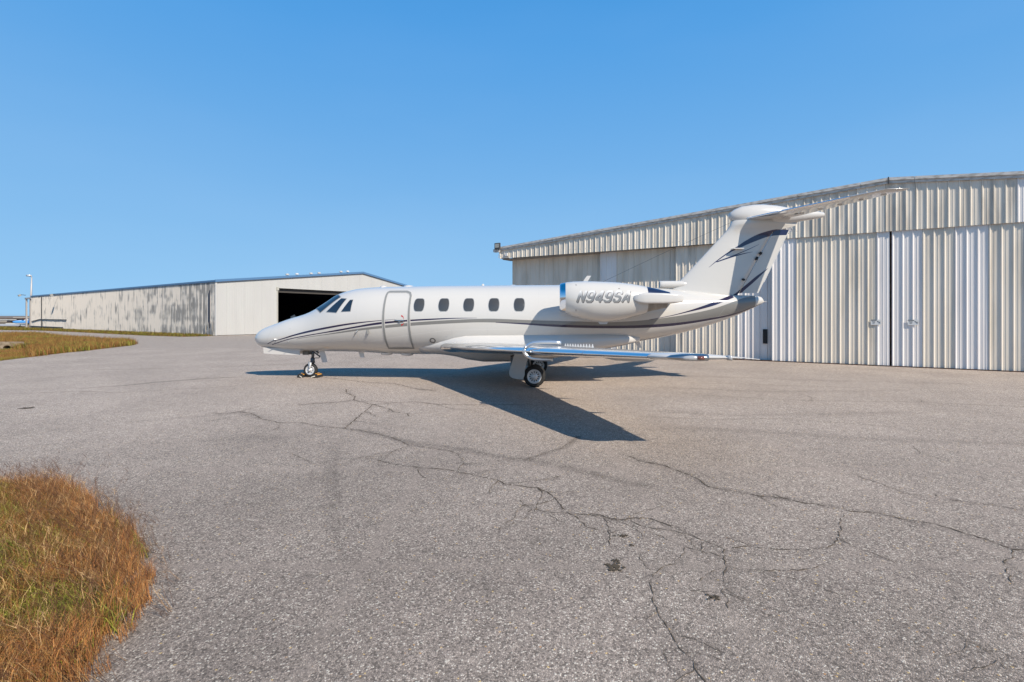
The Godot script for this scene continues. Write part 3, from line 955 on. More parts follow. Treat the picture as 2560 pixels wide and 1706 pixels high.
# ------------------------------------------------------------------ far hangar
func far_hangar() -> void:
	var L := thing("blue_roofed_hangar", "white metal hangar with blue roof edge, peeling side wall and dark open door", "hangar", Vector3(-28.7, 0, -49.65), 0.9655)
	var HW := 17.5
	var LEN := 62.0
	var top := func(x: float) -> float: return 5.30 + 0.117 * x if x < HW else 7.35 - 0.17 * (x - HW)
	var zero := func(_x: float) -> float: return 0.04
	var o0 := 6.31
	var o1 := 28.7
	var oh := 4.92
	# walls with thickness
	var w := Shape.new()
	w.box(Vector3(0.12, 2.66, -LEN * 0.5), Vector3(0.16, 5.32, LEN - 0.2))
	w.box(Vector3(34.9, 2.2, -LEN * 0.5), Vector3(0.16, 4.4, LEN - 0.2))
	w.box(Vector3(17.5, 2.6, -LEN + 0.1), Vector3(34.6, 5.2, 0.16))
	w.prism(PackedVector2Array([Vector2(0.05, 5.2), Vector2(34.9, 4.2), Vector2(17.5, 7.2)]), Vector3(0, 0, -LEN), Vector3.RIGHT, Vector3.UP, Vector3(0, 0, 0.16))
	w.box(Vector3(o0 * 0.5 + 0.1, 2.62, -0.12), Vector3(o0 - 0.3, 5.2, 0.16))
	w.box(Vector3((o1 + 34.8) * 0.5 + 0.05, 2.0, -0.12), Vector3(34.8 - o1 - 0.2, 4.0, 0.16))
	w.prism(PackedVector2Array([Vector2(0.2, oh + 0.05), Vector2(34.5, oh + 0.05), Vector2(29.5, 5.2), Vector2(17.5, 7.2), Vector2(0.2, 5.22)]), Vector3(0, 0, -0.2), Vector3.RIGHT, Vector3.UP, Vector3(0, 0, 0.16))
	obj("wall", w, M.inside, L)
	# roof slabs
	for sgn in [-1, 1]:
		var rf := Shape.new()
		var xa := -0.16 if sgn < 0 else HW
		var xb := HW if sgn < 0 else 35.2
		var ya: float = top.call(xa) - 0.02
		var yb: float = top.call(xb) - 0.02
		rf.prism(PackedVector2Array([Vector2(xa, ya), Vector2(xb, yb), Vector2(xb, yb + 0.14), Vector2(xa, ya + 0.14)]), Vector3(0, 0, -LEN - 0.2), Vector3.RIGHT, Vector3.UP, Vector3(0, 0, LEN + 0.3))
		obj("roof", rf, M.roof_blue, L)
		var rk := Shape.new()
		rk.prism(PackedVector2Array([Vector2(xa, ya - 0.06), Vector2(xb, yb - 0.06), Vector2(xb, yb + 0.17), Vector2(xa, ya + 0.17)]), Vector3(0, 0, 0.102), Vector3.RIGHT, Vector3.UP, Vector3(0, 0, 0.09))
		obj("rake_trim", rk, M.roof_blue, L)
	var gut := Shape.new()
	gut.box(Vector3(-0.10, 5.30, -LEN * 0.5), Vector3(0.09, 0.20, LEN + 0.3))
	obj("gutter", gut, M.roof_blue, L)
	# front sheets
	var prof := [[0.0, 0.0], [0.10, 0.012], [0.22, 0.012], [0.32, 0.0], [0.62, 0.0], [0.66, 0.003], [0.74, 0.003], [0.78, 0.0]]
	var x := 0.06
	var k := 0
	while x < 34.9:
		var x1 := minf(x + 0.9, 34.94)
		if x < o0 and x1 > o0:
			x1 = o0
		var over := x >= o0 - 0.01 and x < o1 - 0.01
		if over and x1 > o1:
			x1 = o1
		var bot := func(_q: float) -> float: return oh if over else 0.04
		var yt := func(q: float) -> float: return top.call(q) - 0.05
		obj("siding_sheet", rib_sheet(x, x1 - 0.003, bot, yt, 0.225, prof, 0.0 + (k % 2) * 0.003), M.far_white, L)
		x = x1
		k += 1
	# door trim
	var tr := Shape.new()
	tr.box(Vector3(o0 - 0.04, 2.45, 0.03), Vector3(0.10, 4.9, 0.06))
	tr.box(Vector3(o0 - 0.02, 4.85, 0.05), Vector3(0.24, 0.34, 0.10))
	obj("door_jamb", tr, mat(Color(0.40, 0.38, 0.33), 0.6), L)
	var hd := Shape.new()
	hd.box(Vector3((o0 + o1) * 0.5, 4.72, -0.45), Vector3(o1 - o0, 0.5, 0.25))
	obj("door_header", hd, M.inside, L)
	var fl := Shape.new()
	fl.box(Vector3(17.5, 0.006, -LEN * 0.5), Vector3(34.6, 0.012, LEN - 0.6))
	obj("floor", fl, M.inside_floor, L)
	# rafters seen in the dark
	for rz in [-6.0, -12.0, -18.0]:
		for sgn in [-1, 1]:
			var ra := Shape.new()
			var xa := 0.4 if sgn < 0 else HW
			var xb := HW if sgn < 0 else 34.4
			ra.prism(PackedVector2Array([Vector2(xa, top.call(xa) - 0.45), Vector2(xb, top.call(xb) - 0.45), Vector2(xb, top.call(xb) - 0.1), Vector2(xa, top.call(xa) - 0.1)]), Vector3(0, 0, rz), Vector3.RIGHT, Vector3.UP, Vector3(0, 0, 0.2))
			obj("rafter", ra, M.frame_wall, L)
	# long side wall, towards -x: built on its own axes
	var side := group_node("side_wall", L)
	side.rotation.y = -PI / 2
	# side axes: x runs along the wall away from the rear to the front, z is outwards
	var sprof := [[0.0, 0.0], [0.14, 0.035], [0.34, 0.035], [0.48, 0.0], [0.72, 0.0], [0.75, 0.005], [0.82, 0.005], [0.85, 0.0]]
	var sx := -LEN
	k = 0
	while sx < -0.01:
		var se := minf(sx + 1.0, -0.0)
		var yt3 := func(_q: float) -> float: return 5.24
		obj("siding_sheet", rib_sheet(sx, se - 0.004, zero, yt3, 0.25, sprof, 0.06 + (k % 2) * 0.004, rng.randf_range(-0.015, 0.015)), M.peel, side)
		sx = se
		k += 1
	var corner := Shape.new()
	corner.box(Vector3(-0.04, 2.62, 0.03), Vector3(0.16, 5.2, 0.12))
	obj("corner_trim", corner, M.far_white, L)
	# bent foot of the last sheets and, beside it, a shadow built as a dark slab
	var bent := Shape.new()
	bent.uvf = func(p: Vector3) -> Vector2: return Vector2(p.x, p.y)
	var fpts := [[-1.9, 0.9], [-1.55, 0.35], [-1.2, 1.1], [-0.9, 0.5], [-0.55, 1.3], [-0.3, 0.4]]
	for b in fpts:
		bent.prism(PackedVector2Array([Vector2(b[0] - 0.16, 0.02), Vector2(b[0] + 0.2, 0.02), Vector2(b[0] + 0.12, b[1]), Vector2(b[0] - 0.02, b[1] + 0.2)]), Vector3(0, 0, 0.13 + b[1] * 0.06), Vector3.RIGHT, Vector3.UP, Vector3(0, 0, 0.02))
	var bo := obj("bent_sheet", bent, M.peel, side)
	bo.set_meta("label", "crumpled loose foot of the siding at the corner")
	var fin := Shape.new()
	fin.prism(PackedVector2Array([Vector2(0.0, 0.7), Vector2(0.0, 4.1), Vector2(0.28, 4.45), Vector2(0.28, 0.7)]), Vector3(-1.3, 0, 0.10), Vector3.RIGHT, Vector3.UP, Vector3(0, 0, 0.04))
	var fo := obj("painted_shadow_strip", fin, mat(Color(0.07, 0.07, 0.085), 0.7), side)
	fo.set_meta("label", "narrow dark strip standing in for a shadow on the wall near the corner")
	var dp := Shape.new()
	dp.box(Vector3(-56.0, 2.6, 0.16), Vector3(0.12, 5.1, 0.1))
	obj("downpipe", dp, M.pipe, side)
	var rl := Shape.new()
	rl.tube([Vector3(-61.5, 1.15, 0.14), Vector3(-57.0, 1.5, 0.14), Vector3(-44.0, 1.45, 0.14)], 0.05, 8)
	rl.tube([Vector3(-62.5, 0.35, 0.16), Vector3(-45.6, 0.28, 0.16)], 0.09, 8)
	obj("wall_pipe", rl, M.pipe, side)
	# frame that carries the open rear doors
	var og := Shape.new()
	og.box(Vector3(-LEN - 1.9, 5.0, 0.0), Vector3(3.8, 0.28, 0.2))
	for q in [-LEN - 0.9, -LEN - 3.2]:
		og.box(Vector3(q, 2.5, 0.0), Vector3(0.28, 5.0, 0.2))
	obj("outrigger_frame", og, M.pole, side)
	# fittings that hang on it
	for e in [[-47.8, 5.15, "bracketed flood light under the eave of the peeling side wall"], [-65.0, 5.55, "flood light on the rear door frame beside the lamp post"]]:
		var f := thing("eave_flood_light", e[2], "flood light", L.transform * (side.transform * Vector3(e[0], e[1], 0.12)), L.rotation.y - PI / 2, "flood lights of the blue-roofed hangar")
		var fh := Shape.new()
		fh.box(Vector3(-0.15, -0.05, 0.75), Vector3(0.42, 0.30, 0.34), Basis(Vector3.RIGHT, 0.5))
		obj("housing", fh, mat(Color(0.40, 0.38, 0.34), 0.4, 0.3), f)
		var fa := Shape.new()
		fa.tube([Vector3(0, 0, 0), Vector3(-0.1, 0.08, 0.7)], 0.045)
		obj("bracket", fa, M.pipe, f)
	# roof vents
	var vx := [[8.9, -2.4, 0], [10.1, -2.4, 1], [12.6, -3.4, 0], [13.7, -3.4, 0], [16.0, -2.2, 0], [17.0, -2.2, 1]]
	var vl := ["rusty low vent nearest the left end of the blue roof", "white vent second from the left on the blue roof", "brown vent left of the pair at mid slope of the blue roof", "brown vent right of the pair at mid slope of the blue roof", "tall brown capped vent just left of the roof peak", "white vent standing nearest the roof peak"]
	for i in vx.size():
		var vn := thing("roof_vent", vl[i], "vent", L.transform * Vector3(vx[i][0], top.call(vx[i][0]) + 0.10, vx[i][1]), L.rotation.y, "vents on the blue hangar roof")
		var c := Shape.new()
		c.lathe([Vector2(0.10, 0.0), Vector2(0.10, 0.16)], Vector3.ZERO, Basis(), 12)
		obj("pipe", c, M.white_matt, vn)
		var c2 := Shape.new()
		c2.lathe([Vector2(0.0, 0.34), Vector2(0.10, 0.33), Vector2(0.20, 0.28), Vector2(0.20, 0.15), Vector2(0.0, 0.15)], Vector3.ZERO, Basis(), 12)
		obj("cap", c2, M.white_matt if vx[i][2] == 1 else M.trim, vn)
	# dim things inside the open door
	var lad := thing("tilted_panel", "grey panel leaning inside the dark open hangar behind the jet nose", "panel", L.transform * Vector3(11.0, 0, -4.0), L.rotation.y)
	var lp := Shape.new()
	lp.box(Vector3(0, 1.0, 0), Vector3(0.6, 2.2, 0.08), Basis(Vector3(0, 0, 1), 0.45))
	obj("sheet", lp, mat(Color(0.35, 0.34, 0.32), 0.6), lad)
	var lq := Shape.new()
	lq.box(Vector3(-0.75, 1.45, 0.1), Vector3(0.5, 0.16, 0.1), Basis(Vector3(0, 0, 1), -0.3))
	lq.box(Vector3(-0.55, 0.7, 0.1), Vector3(0.1, 1.4, 0.1), Basis(Vector3(0, 0, 1), 0.2))
	obj("stand", lq, mat(Color(0.45, 0.44, 0.42), 0.6), lad)
	var bx := thing("storage_cabinet", "dark cabinet standing inside the open hangar left of the leaning panel", "cabinet", L.transform * Vector3(8.6, 0, -6.0), L.rotation.y)
	var b1 := Shape.new()
	b1.box(Vector3(0, 0.9, 0), Vector3(1.6, 1.8, 0.7))
	obj("body", b1, mat(Color(0.10, 0.11, 0.11), 0.6), bx)
	var b2 := Shape.new()
	b2.box(Vector3(-0.4, 0.9, 0.36), Vector3(0.74, 1.6, 0.02))
	b2.box(Vector3(0.4, 0.9, 0.36), Vector3(0.74, 1.6, 0.02))
	obj("door", b2, mat(Color(0.13, 0.14, 0.14), 0.5), bx)


# ------------------------------------------------------------------ the jet
# table of the body: station, top, bottom, half width, height of the widest line
var FS := [[-1.655, 1.126, 1.122, 0.003, 1.124], [-1.64, 1.19, 1.058, 0.075, 1.122], [-1.6, 1.264, 0.983, 0.15, 1.12], [-1.416, 1.405, 0.861, 0.30, 1.12], [-1.0, 1.563, 0.812, 0.44, 1.15], [-0.538, 1.721, 0.78, 0.54, 1.2], [-0.138, 1.832, 0.766, 0.61, 1.24], [0.151, 1.954, 0.758, 0.66, 1.28], [0.547, 2.189, 0.757, 0.74, 1.38], [0.942, 2.43, 0.755, 0.82, 1.5], [1.192, 2.509, 0.752, 0.86, 1.56], [1.477, 2.566, 0.745, 0.89, 1.61], [1.832, 2.60, 0.73, 0.92, 1.65], [2.185, 2.615, 0.71, 0.94, 1.67], [2.9, 2.63, 0.69, 0.95, 1.69], [4.0, 2.647, 0.69, 0.955, 1.69], [7.3, 2.65, 0.72, 0.955, 1.70], [8.0, 2.635, 0.83, 0.93, 1.74], [8.58, 2.61, 0.93, 0.88, 1.78], [9.33, 2.58, 1.06, 0.80, 1.84], [10.13, 2.54, 1.21, 0.68, 1.92], [10.83, 2.478, 1.38, 0.55, 2.0], [11.3, 2.42, 1.52, 0.46, 2.05], [11.94, 2.353, 1.75, 0.33, 2.12], [12.4, 2.338, 1.95, 0.2, 2.16], [12.69, 2.30, 2.10, 0.10, 2.19], [12.78, 2.18, 2.16, 0.005, 2.17]]
var slopes := []


func prepare_body() -> void:
	for c in range(1, 5):
		var d := []
		for i in FS.size() - 1:
			d.append((FS[i + 1][c] - FS[i][c]) / (FS[i + 1][0] - FS[i][0]))
		var m := [d[0]]
		for i in range(1, FS.size() - 1):
			m.append(0.0 if d[i - 1] * d[i] <= 0.0 else 2.0 * d[i - 1] * d[i] / (d[i - 1] + d[i]))
		m.append(d[d.size() - 1])
		slopes.append(m)


func sec(a: float) -> Array:
	a = clampf(a, FS[0][0], FS[FS.size() - 1][0])
	var i := 0
	while i < FS.size() - 2 and a > FS[i + 1][0]:
		i += 1
	var h: float = FS[i + 1][0] - FS[i][0]
	var t: float = (a - FS[i][0]) / h
	var t2 := t * t
	var t3 := t2 * t
	var r := []
	for c in 4:
		r.append((2 * t3 - 3 * t2 + 1) * FS[i][c + 1] + (t3 - 2 * t2 + t) * h * slopes[c][i] + (-2 * t3 + 3 * t2) * FS[i + 1][c + 1] + (t3 - t2) * h * slopes[c][i + 1])
	return r


func at_angle(a: float, th: float, off := 0.0) -> Vector3:
	var s := sec(a)
	var c := cos(th)
	var rv: float = (s[0] - s[3]) if c > 0.0 else (s[3] - s[1])
	return Vector3(a, s[3] + (rv + off) * c, (s[2] + off) * sin(th))


func on_side(a: float, y: float, sgn: float, off := 0.0) -> Vector3:
	var s := sec(a)
	var r: float = (y - s[3]) / (s[0] - s[3]) if y > s[3] else (s[3] - y) / (s[3] - s[1])
	r = clampf(r, 0.0, 1.0)
	var z: float = s[2] * sqrt(1.0 - r * r)
	var n := Vector3(0, (1.0 if y > s[3] else -1.0) * r, sqrt(maxf(0.0, 1.0 - r * r)))
	var p := Vector3(a, y, z) + n * off
	return Vector3(p.x, p.y, p.z * sgn)


func body_uv(p: Vector3) -> Vector2:
	return Vector2((p.x + 1.7) / 14.6, (2.75 - p.y) / 2.25)


func patch(corners: Array, sgn: float, off: float, nu := 6, nv := 6, shape = null, bulge := 0.0) -> Shape:
	# a skin panel laid on the side of the body; corners: bottom front, bottom rear, top rear, top front
	var s := Shape.new(true)
	s.uvf = body_uv
	var g := []
	for j in nv + 1:
		var row := []
		var v := float(j) / nv
		for i in nu + 1:
			var u := float(i) / nu
			var q: Vector2
			if shape != null:
				q = shape.call(u, v)
			else:
				q = (corners[0] as Vector2).lerp(corners[1], u).lerp((corners[3] as Vector2).lerp(corners[2], u), v)
			row.append(on_side(q.x, q.y, sgn, off + bulge * (1.0 - pow(2.0 * u - 1.0, 2.0)) * (1.0 - pow(2.0 * v - 1.0, 2.0))))
		g.append(row)
	for j in nv:
		for i in nu:
			s.quad(g[j][i], g[j][i + 1], g[j + 1][i + 1], g[j + 1][i], Vector3(g[j][i].x, 1.6, 0))
	return s


func livery() -> ImageTexture:
	var W := 2048
	var H := 512
	var im := Image.create(W, H, false, Image.FORMAT_RGB8)
	var white := Color(0.548, 0.522, 0.490).linear_to_srgb()
	var navy := Color(0.017, 0.014, 0.045).linear_to_srgb()
	var grey := Color(0.19, 0.185, 0.175).linear_to_srgb()
	im.fill(white)
	var o := Vector2(-1.7, 2.75)
	var ppm := Vector2(W / 14.6, H / 2.25)
	band(im, o, ppm, [-1.09, 0.99, -0.86, 1.075, -0.63, 1.125, -0.20, 1.250, 0.29, 1.368, 0.94, 1.485, 1.55, 1.577, 2.21, 1.643, 2.85, 1.689], [-1.09, 0.975, -0.86, 1.062, -0.59, 1.116, -0.12, 1.236, 0.37, 1.340, 0.94, 1.443, 1.55, 1.543, 2.21, 1.627, 2.85, 1.687], navy)
	band(im, o, ppm, [-0.95, 0.965, -0.38, 1.126, 0.12, 1.224, 0.77, 1.329, 1.24, 1.409, 1.69, 1.487, 2.32, 1.593, 2.85, 1.642, 3.28, 1.676, 3.73, 1.700, 4.42, 1.724, 5.07, 1.728], [-0.95, 0.952, -0.34, 1.119, 0.20, 1.218, 0.77, 1.308, 1.24, 1.374, 1.69, 1.452, 2.32, 1.546, 2.85, 1.604, 3.28, 1.643, 3.73, 1.670, 4.42, 1.707, 5.07, 1.725], navy)
	band(im, o, ppm, [-0.1, 1.13, 0.04, 1.166, 0.76, 1.265, 1.23, 1.339, 1.69, 1.411, 2.32, 1.493, 3.28, 1.591, 3.73, 1.625, 4.42, 1.666, 5.11, 1.694, 5.59, 1.695, 6.48, 1.660, 7.88, 1.623, 8.50, 1.605, 9.43, 1.653, 10.20, 1.74, 10.75, 1.827, 11.30, 1.945, 11.71, 2.075, 12.11, 2.213, 12.5, 2.31], [-0.1, 1.125, 0.07, 1.159, 0.76, 1.251, 1.23, 1.310, 1.68, 1.369, 2.31, 1.438, 3.28, 1.522, 3.73, 1.553, 4.42, 1.592, 5.11, 1.619, 5.69, 1.612, 7.04, 1.565, 8.50, 1.535, 9.59, 1.560, 10.2, 1.600, 10.90, 1.679, 11.60, 1.815, 12.17, 1.94, 12.5, 2.07], grey)
	band(im, o, ppm, [5.58, 1.612, 6.32, 1.587, 7.10, 1.550, 7.88, 1.526, 8.81, 1.519, 9.60, 1.541, 10.39, 1.596, 11.20, 1.706, 11.99, 1.865, 12.66, 2.106], [5.58, 1.605, 6.32, 1.559, 7.10, 1.504, 7.88, 1.473, 8.50, 1.463, 9.13, 1.466, 9.76, 1.487, 10.40, 1.542, 11.21, 1.665, 12.01, 1.834, 12.67, 2.097], navy)
	band(im, o, ppm, [9.6, 1.682, 10.20, 1.797, 10.61, 1.904, 11.02, 2.032, 11.37, 2.155, 11.75, 2.296, 11.90, 2.352], [9.6, 1.676, 10.20, 1.785, 10.61, 1.878, 11.02, 1.975, 11.36, 2.075, 11.65, 2.187, 11.95, 2.30], navy)
	# panel seams
	line(im, o, ppm, [1.95, 1.04, 2.21, 1.10, 2.81, 1.205, 3.48, 1.298, 4.39, 1.404, 7.0, 1.44], 1.2, Color(0.85, 0.84, 0.83), 0.75)
	var seam := Color(0.40, 0.395, 0.385).linear_to_srgb()
	for x in [1.75, 4.0, 5.35, 6.7, 8.45, 10.3]:
		line(im, o, ppm, [x, 2.66, x, 0.7], 0.7, seam, 0.28)
	line(im, o, ppm, [1.6, 2.36, 10.0, 2.36], 0.7, seam, 0.22)
	for k in 70:
		line(im, o, ppm, [3.4 + k * 0.09, 1.80, 3.41 + k * 0.09, 1.80], 0.7, seam, 0.18)
	for q in [[0.55, 1.12], [0.95, 1.12], [-0.35, 1.42], [4.2, 1.22], [8.95, 1.30], [10.6, 1.50], [9.5, 1.12]]:
		line(im, o, ppm, [q[0], q[1], q[0] + 0.05, q[1]], 2.0, seam, 0.8)
	for s in [[-0.84, 1.66, -1.165, 0.86], [3.35, 0.70, 3.38, 1.20], [4.39, 1.0, 4.39, 1.41], [7.06, 0.9, 7.06, 1.45], [9.2, 1.02, 9.2, 1.45], [11.45, 1.72, 11.62, 1.98]]:
		line(im, o, ppm, s, 0.8, seam, 0.6)
	return ImageTexture.create_from_image(im)


func foil(t: float, th: float) -> Vector2:
	# t runs 0..1 over the lower side from the trailing edge to the nose, 1..2 back over the upper side
	var up := t > 1.0
	var x := 1.0 - t if not up else t - 1.0
	x = 0.5 - 0.5 * cos(PI * x)
	var y := 5.0 * th * (0.2969 * sqrt(x) - 0.126 * x - 0.3516 * x * x + 0.2843 * x * x * x - 0.1015 * x * x * x * x)
	return Vector2(x, y if up else -y * 0.8)


func wing_ring(z: float, le: float, chord: float, y: float, th: float, n := 32, lo := 0.0, hi := 2.0, off := 0.0, vert := false) -> PackedVector3Array:
	var r := PackedVector3Array()
	for k in n + 1:
		var t := lerpf(lo, hi, float(k) / n)
		var f := foil(t, th)
		var d := 0.0
		if off > 0.0:
			d = off * (1.0 if t > 1.0 else -1.0) * minf(1.0, absf(t - 1.0) * 6.0)
		var px := le + f.x * chord - off * maxf(0.0, 1.0 - absf(t - 1.0) * 6.0)
		if vert:
			r.append(Vector3(px, z, f.y * chord + d))
		else:
			r.append(Vector3(px, y + f.y * chord + d, z))
	return r


func wing_le(l: float) -> float:
	return 4.47 + 0.596 * (l - 1.4) if l > 1.4 else 4.47 - 0.85 * (1.4 - maxf(l, 1.0)) - 0.9 * pow(maxf(0.0, 1.1 - maxf(l, 1.0)), 1.4)


func wing_te(l: float) -> float:
	return 6.57 + 0.357 * l


func wing_y(l: float) -> float:
	return 0.895 + 0.0445 * l


func jet() -> void:
	prepare_body()
	var J := thing("business_jet", "white twin engine business jet with navy and grey stripes parked on the apron", "jet", Vector3(-5.906, 0, -14.97), -0.0873)
	var skin := M.white.duplicate() as StandardMaterial3D
	skin.albedo_color = Color(1, 1, 1)
	skin.albedo_texture = livery()
	skin.texture_repeat = false
	# fuselage
	var f := Shape.new(true)
	f.uvf = body_uv
	var rs := []
	var st := []
	for i in FS.size() - 1:
		var n := 4 if FS[i + 1][0] - FS[i][0] > 0.2 else 2
		if FS[i + 1][0] - FS[i][0] > 1.0:
			n = 12
		for k in n:
			st.append(lerpf(FS[i][0], FS[i + 1][0], float(k) / n))
	st.append(FS[FS.size() - 1][0])
	for a in st:
		var ring := PackedVector3Array()
		for k in 64:
			ring.append(at_angle(a, TAU * k / 64))
		rs.append(ring)
	f.rings(rs, true, false)
	var body := obj("fuselage", f, skin, J)
	# lower wing-body fairing
	var ff := Shape.new(true)
	rs = []
	# station, half width, top, bottom
	var ft := [[3.4, 0.60, 1.20, 0.72], [3.7, 0.67, 1.27, 0.70], [3.95, 0.735, 1.32, 0.685], [4.2, 0.81, 1.36, 0.665], [4.45, 0.895, 1.39, 0.63], [4.75, 0.955, 1.41, 0.565], [5.2, 0.98, 1.42, 0.51], [6.0, 0.98, 1.425, 0.52], [6.8, 0.975, 1.44, 0.58], [7.6, 0.945, 1.44, 0.70], [8.4, 0.85, 1.40, 0.86], [9.0, 0.70, 1.34, 0.98], [9.4, 0.45, 1.30, 1.07]]
	for q in ft:
		var ring := PackedVector3Array()
		for k in 40:
			var a := TAU * k / 40
			var e := lerpf(0.95, 0.62, smoothstep(3.6, 4.9, q[0]))
			var cy := signf(cos(a)) * pow(absf(cos(a)), e)
			var cz := signf(sin(a)) * pow(absf(sin(a)), e)
			ring.append(Vector3(q[0], lerpf(q[2], q[3], 0.5) + (q[2] - q[3]) * 0.5 * cy, q[1] * cz * (1.0 if cy < 0.2 else 1.0 - 0.10 * (cy - 0.2))))
		rs.append(ring)
	ff.rings(rs)
	obj("wing_fairing", ff, M.white, J)
	# windows, both sides
	for sgn in [1.0, -1.0]:
		for i in (5 if sgn > 0 else 6):
			var cx := 3.49 + i * 0.677
			var bar := func(u: float, v: float, grow: float) -> Vector2:
				var vv := v * 2.0 - 1.0
				var hw := (0.138 - 0.040 * vv * vv) * sqrt(maxf(0.0, 1.0 - 0.55 * pow(absf(vv), 14.0))) + grow
				return Vector2(cx + (u * 2.0 - 1.0) * hw, 2.078 + vv * (0.168 + grow))
			var rim := func(u: float, v: float) -> Vector2: return bar.call(u, v, 0.012)
			var pane := func(u: float, v: float) -> Vector2: return bar.call(u, v, 0.0)
			var win := obj("cabin_window", patch([], sgn, 0.003, 6, 14, rim), M.frame_grey, J)
			obj("pane", patch([], sgn, 0.006, 10, 16, pane, 0.022), M.window, win)
		for w in [["cockpit_window", [Vector2(0.83, 1.90), Vector2(1.15, 1.877), Vector2(1.36, 2.25), Vector2(1.19, 2.264)]], ["cockpit_window", [Vector2(1.30, 1.902), Vector2(1.57, 1.912), Vector2(1.58, 2.219), Vector2(1.49, 2.216)]]]:
			var c: Array = w[1]
			var mid: Vector2 = (c[0] + c[1] + c[2] + c[3]) * 0.25
			var big := []
			for q in c:
				big.append(mid + (q - mid) * 1.09)
			var win := obj(w[0], patch(big, sgn, 0.004, 6, 6), M.frame_grey, J)
			obj("pane", patch(c, sgn, 0.007, 6, 6), M.glass_dark, win)
		# windscreen half: wraps to the centre line
		var ws := Shape.new(true)
		var wf := Shape.new(true)
		for pass_ in 2:
			var s: Shape = wf if pass_ == 0 else ws
			var off := 0.004 if pass_ == 0 else 0.007
			var e := 0.0 if pass_ == 0 else 0.03
			var angle := func(a: float, y: float) -> float:
				var q := sec(a)
				return acos(clampf((y - q[3]) / (q[0] - q[3]), -1.0, 1.0))
			var g := []
			for j in 9:
				var v := lerpf(e, 1.0 - e, j / 8.0)
				var a_side := lerpf(0.60, 1.16, v)
				var y_side := lerpf(1.855, 2.315, v)
				var th: float = angle.call(a_side, y_side)
				var a_mid := lerpf(0.18, 0.86, v)
				var row := []
				for i in 11:
					var u := lerpf(0.05 + e, 1.0 - e, i / 10.0)
					row.append(at_angle(lerpf(a_mid, a_side, pow(u, 1.4)), th * u * sgn, off))
				g.append(row)
			for j in 8:
				for i in 10:
					s.quad(g[j][i], g[j][i + 1], g[j + 1][i + 1], g[j + 1][i], Vector3(g[j][i].x + 0.4, 1.3, 0))
		var wind := obj("windscreen", wf, M.seal, J)
		obj("pane", ws, M.glass_dark, wind)
	# cabin door with its grey outline
	var outline := v2([2.57, 2.452, 3.06, 2.452, 3.17, 2.41, 3.215, 2.327, 3.225, 2.128, 3.225, 1.920, 3.23, 1.687, 3.235, 1.440, 3.245, 1.161, 3.255, 0.895, 2.55, 0.89, 2.535, 1.158, 2.53, 1.438, 2.525, 1.686, 2.525, 1.921, 2.525, 2.130, 2.52, 2.345, 2.53, 2.42])
	var door := patch([Vector2(2.55, 0.895), Vector2(3.245, 0.895), Vector2(3.215, 2.44), Vector2(2.535, 2.44)], 1.0, 0.003, 10, 22)
	var dn := obj("cabin_door", door, skin, J)
	for pass_ in 2:
		var s := Shape.new(true)
		var wdt := 0.042 if pass_ == 0 else 0.028
		var n := outline.size()
		for i in n:
			var p0 := outline[(i - 1 + n) % n]
			var p1 := outline[i]
			var p2 := outline[(i + 1) % n]
			var p3 := outline[(i + 2) % n]
			var n1 := ((p1 - p0).normalized() + (p2 - p1).normalized()).normalized().orthogonal()
			var n2 := ((p2 - p1).normalized() + (p3 - p2).normalized()).normalized().orthogonal()
			for k in 4:
				var q := []
				for e in [[k, 1], [k, -1], [k + 1, -1], [k + 1, 1]]:
					var t: float = e[0] / 4.0
					var p: Vector2 = p1.lerp(p2, t) + n1.lerp(n2, t).normalized() * wdt * e[1]
					q.append(on_side(p.x, p.y, 1.0, 0.006 if pass_ == 0 else 0.009))
				s.quad(q[0], q[1], q[2], q[3], Vector3(2.9, 1.6, 0))
		obj("door_seal" if pass_ else "door_surround", s, M.seal if pass_ else M.white, dn)
	var hdl := Shape.new()
	hdl.tube([on_side(2.85, 1.662, 1, 0.02), on_side(2.95, 1.656, 1, 0.03), on_side(3.10, 1.655, 1, 0.025)], 0.02, 8)
	hdl.box(on_side(2.98, 1.635, 1, 0.02), Vector3(0.05, 0.04, 0.03))
	obj("door_handle", hdl, M.steel, dn)
	var arr := Shape.new()
	for e in [[[3.09, 1.70], [3.085, 1.735], [3.06, 1.77], [3.02, 1.79]], [[3.09, 1.60], [3.075, 1.57], [3.05, 1.545], [3.02, 1.535]]]:
		for i in 3:
			var w := 0.004 + 0.006 * i
			var p := Vector2(e[i][0], e[i][1])
			var q := Vector2(e[i + 1][0], e[i + 1][1])
			var d := (q - p).normalized().orthogonal()
			arr.quad(on_side(p.x + d.x * w, p.y + d.y * w, 1, 0.008), on_side(p.x - d.x * w, p.y - d.y * w, 1, 0.008), on_side(q.x - d.x * w, q.y - d.y * w, 1, 0.008), on_side(q.x + d.x * w, q.y + d.y * w, 1, 0.008), Vector3(3, 1.6, 0))
	obj("arrow_mark", arr, M.red, dn)
	# side light, probe, blades
	for e in [[0.085, 0.07, 0.004, "ice_light", M.strut], [0.055, 0.045, 0.008, "lens", M.lens]]:
		var sl := Shape.new(true)
		for k in 20:
			var a0 := TAU * k / 20
			var a1 := TAU * (k + 1) / 20
			sl.tri(on_side(3.84, 1.116, 1.0, e[2] + 0.006), on_side(3.84 + cos(a0) * e[0], 1.116 + sin(a0) * e[1], 1.0, e[2]), on_side(3.84 + cos(a1) * e[0], 1.116 + sin(a1) * e[1], 1.0, e[2]), Vector3(3.84, 1.6, 0))
		obj(e[3], sl, e[4], J)
	var pb := Shape.new()
	pb.box(on_side(2.08, 1.36, 1.0, 0.015), Vector3(0.06, 0.11, 0.03))
	obj("vane_cover", pb, mat(Color(0.25, 0.24, 0.22), 0.6), J)
	var pit := Shape.new()
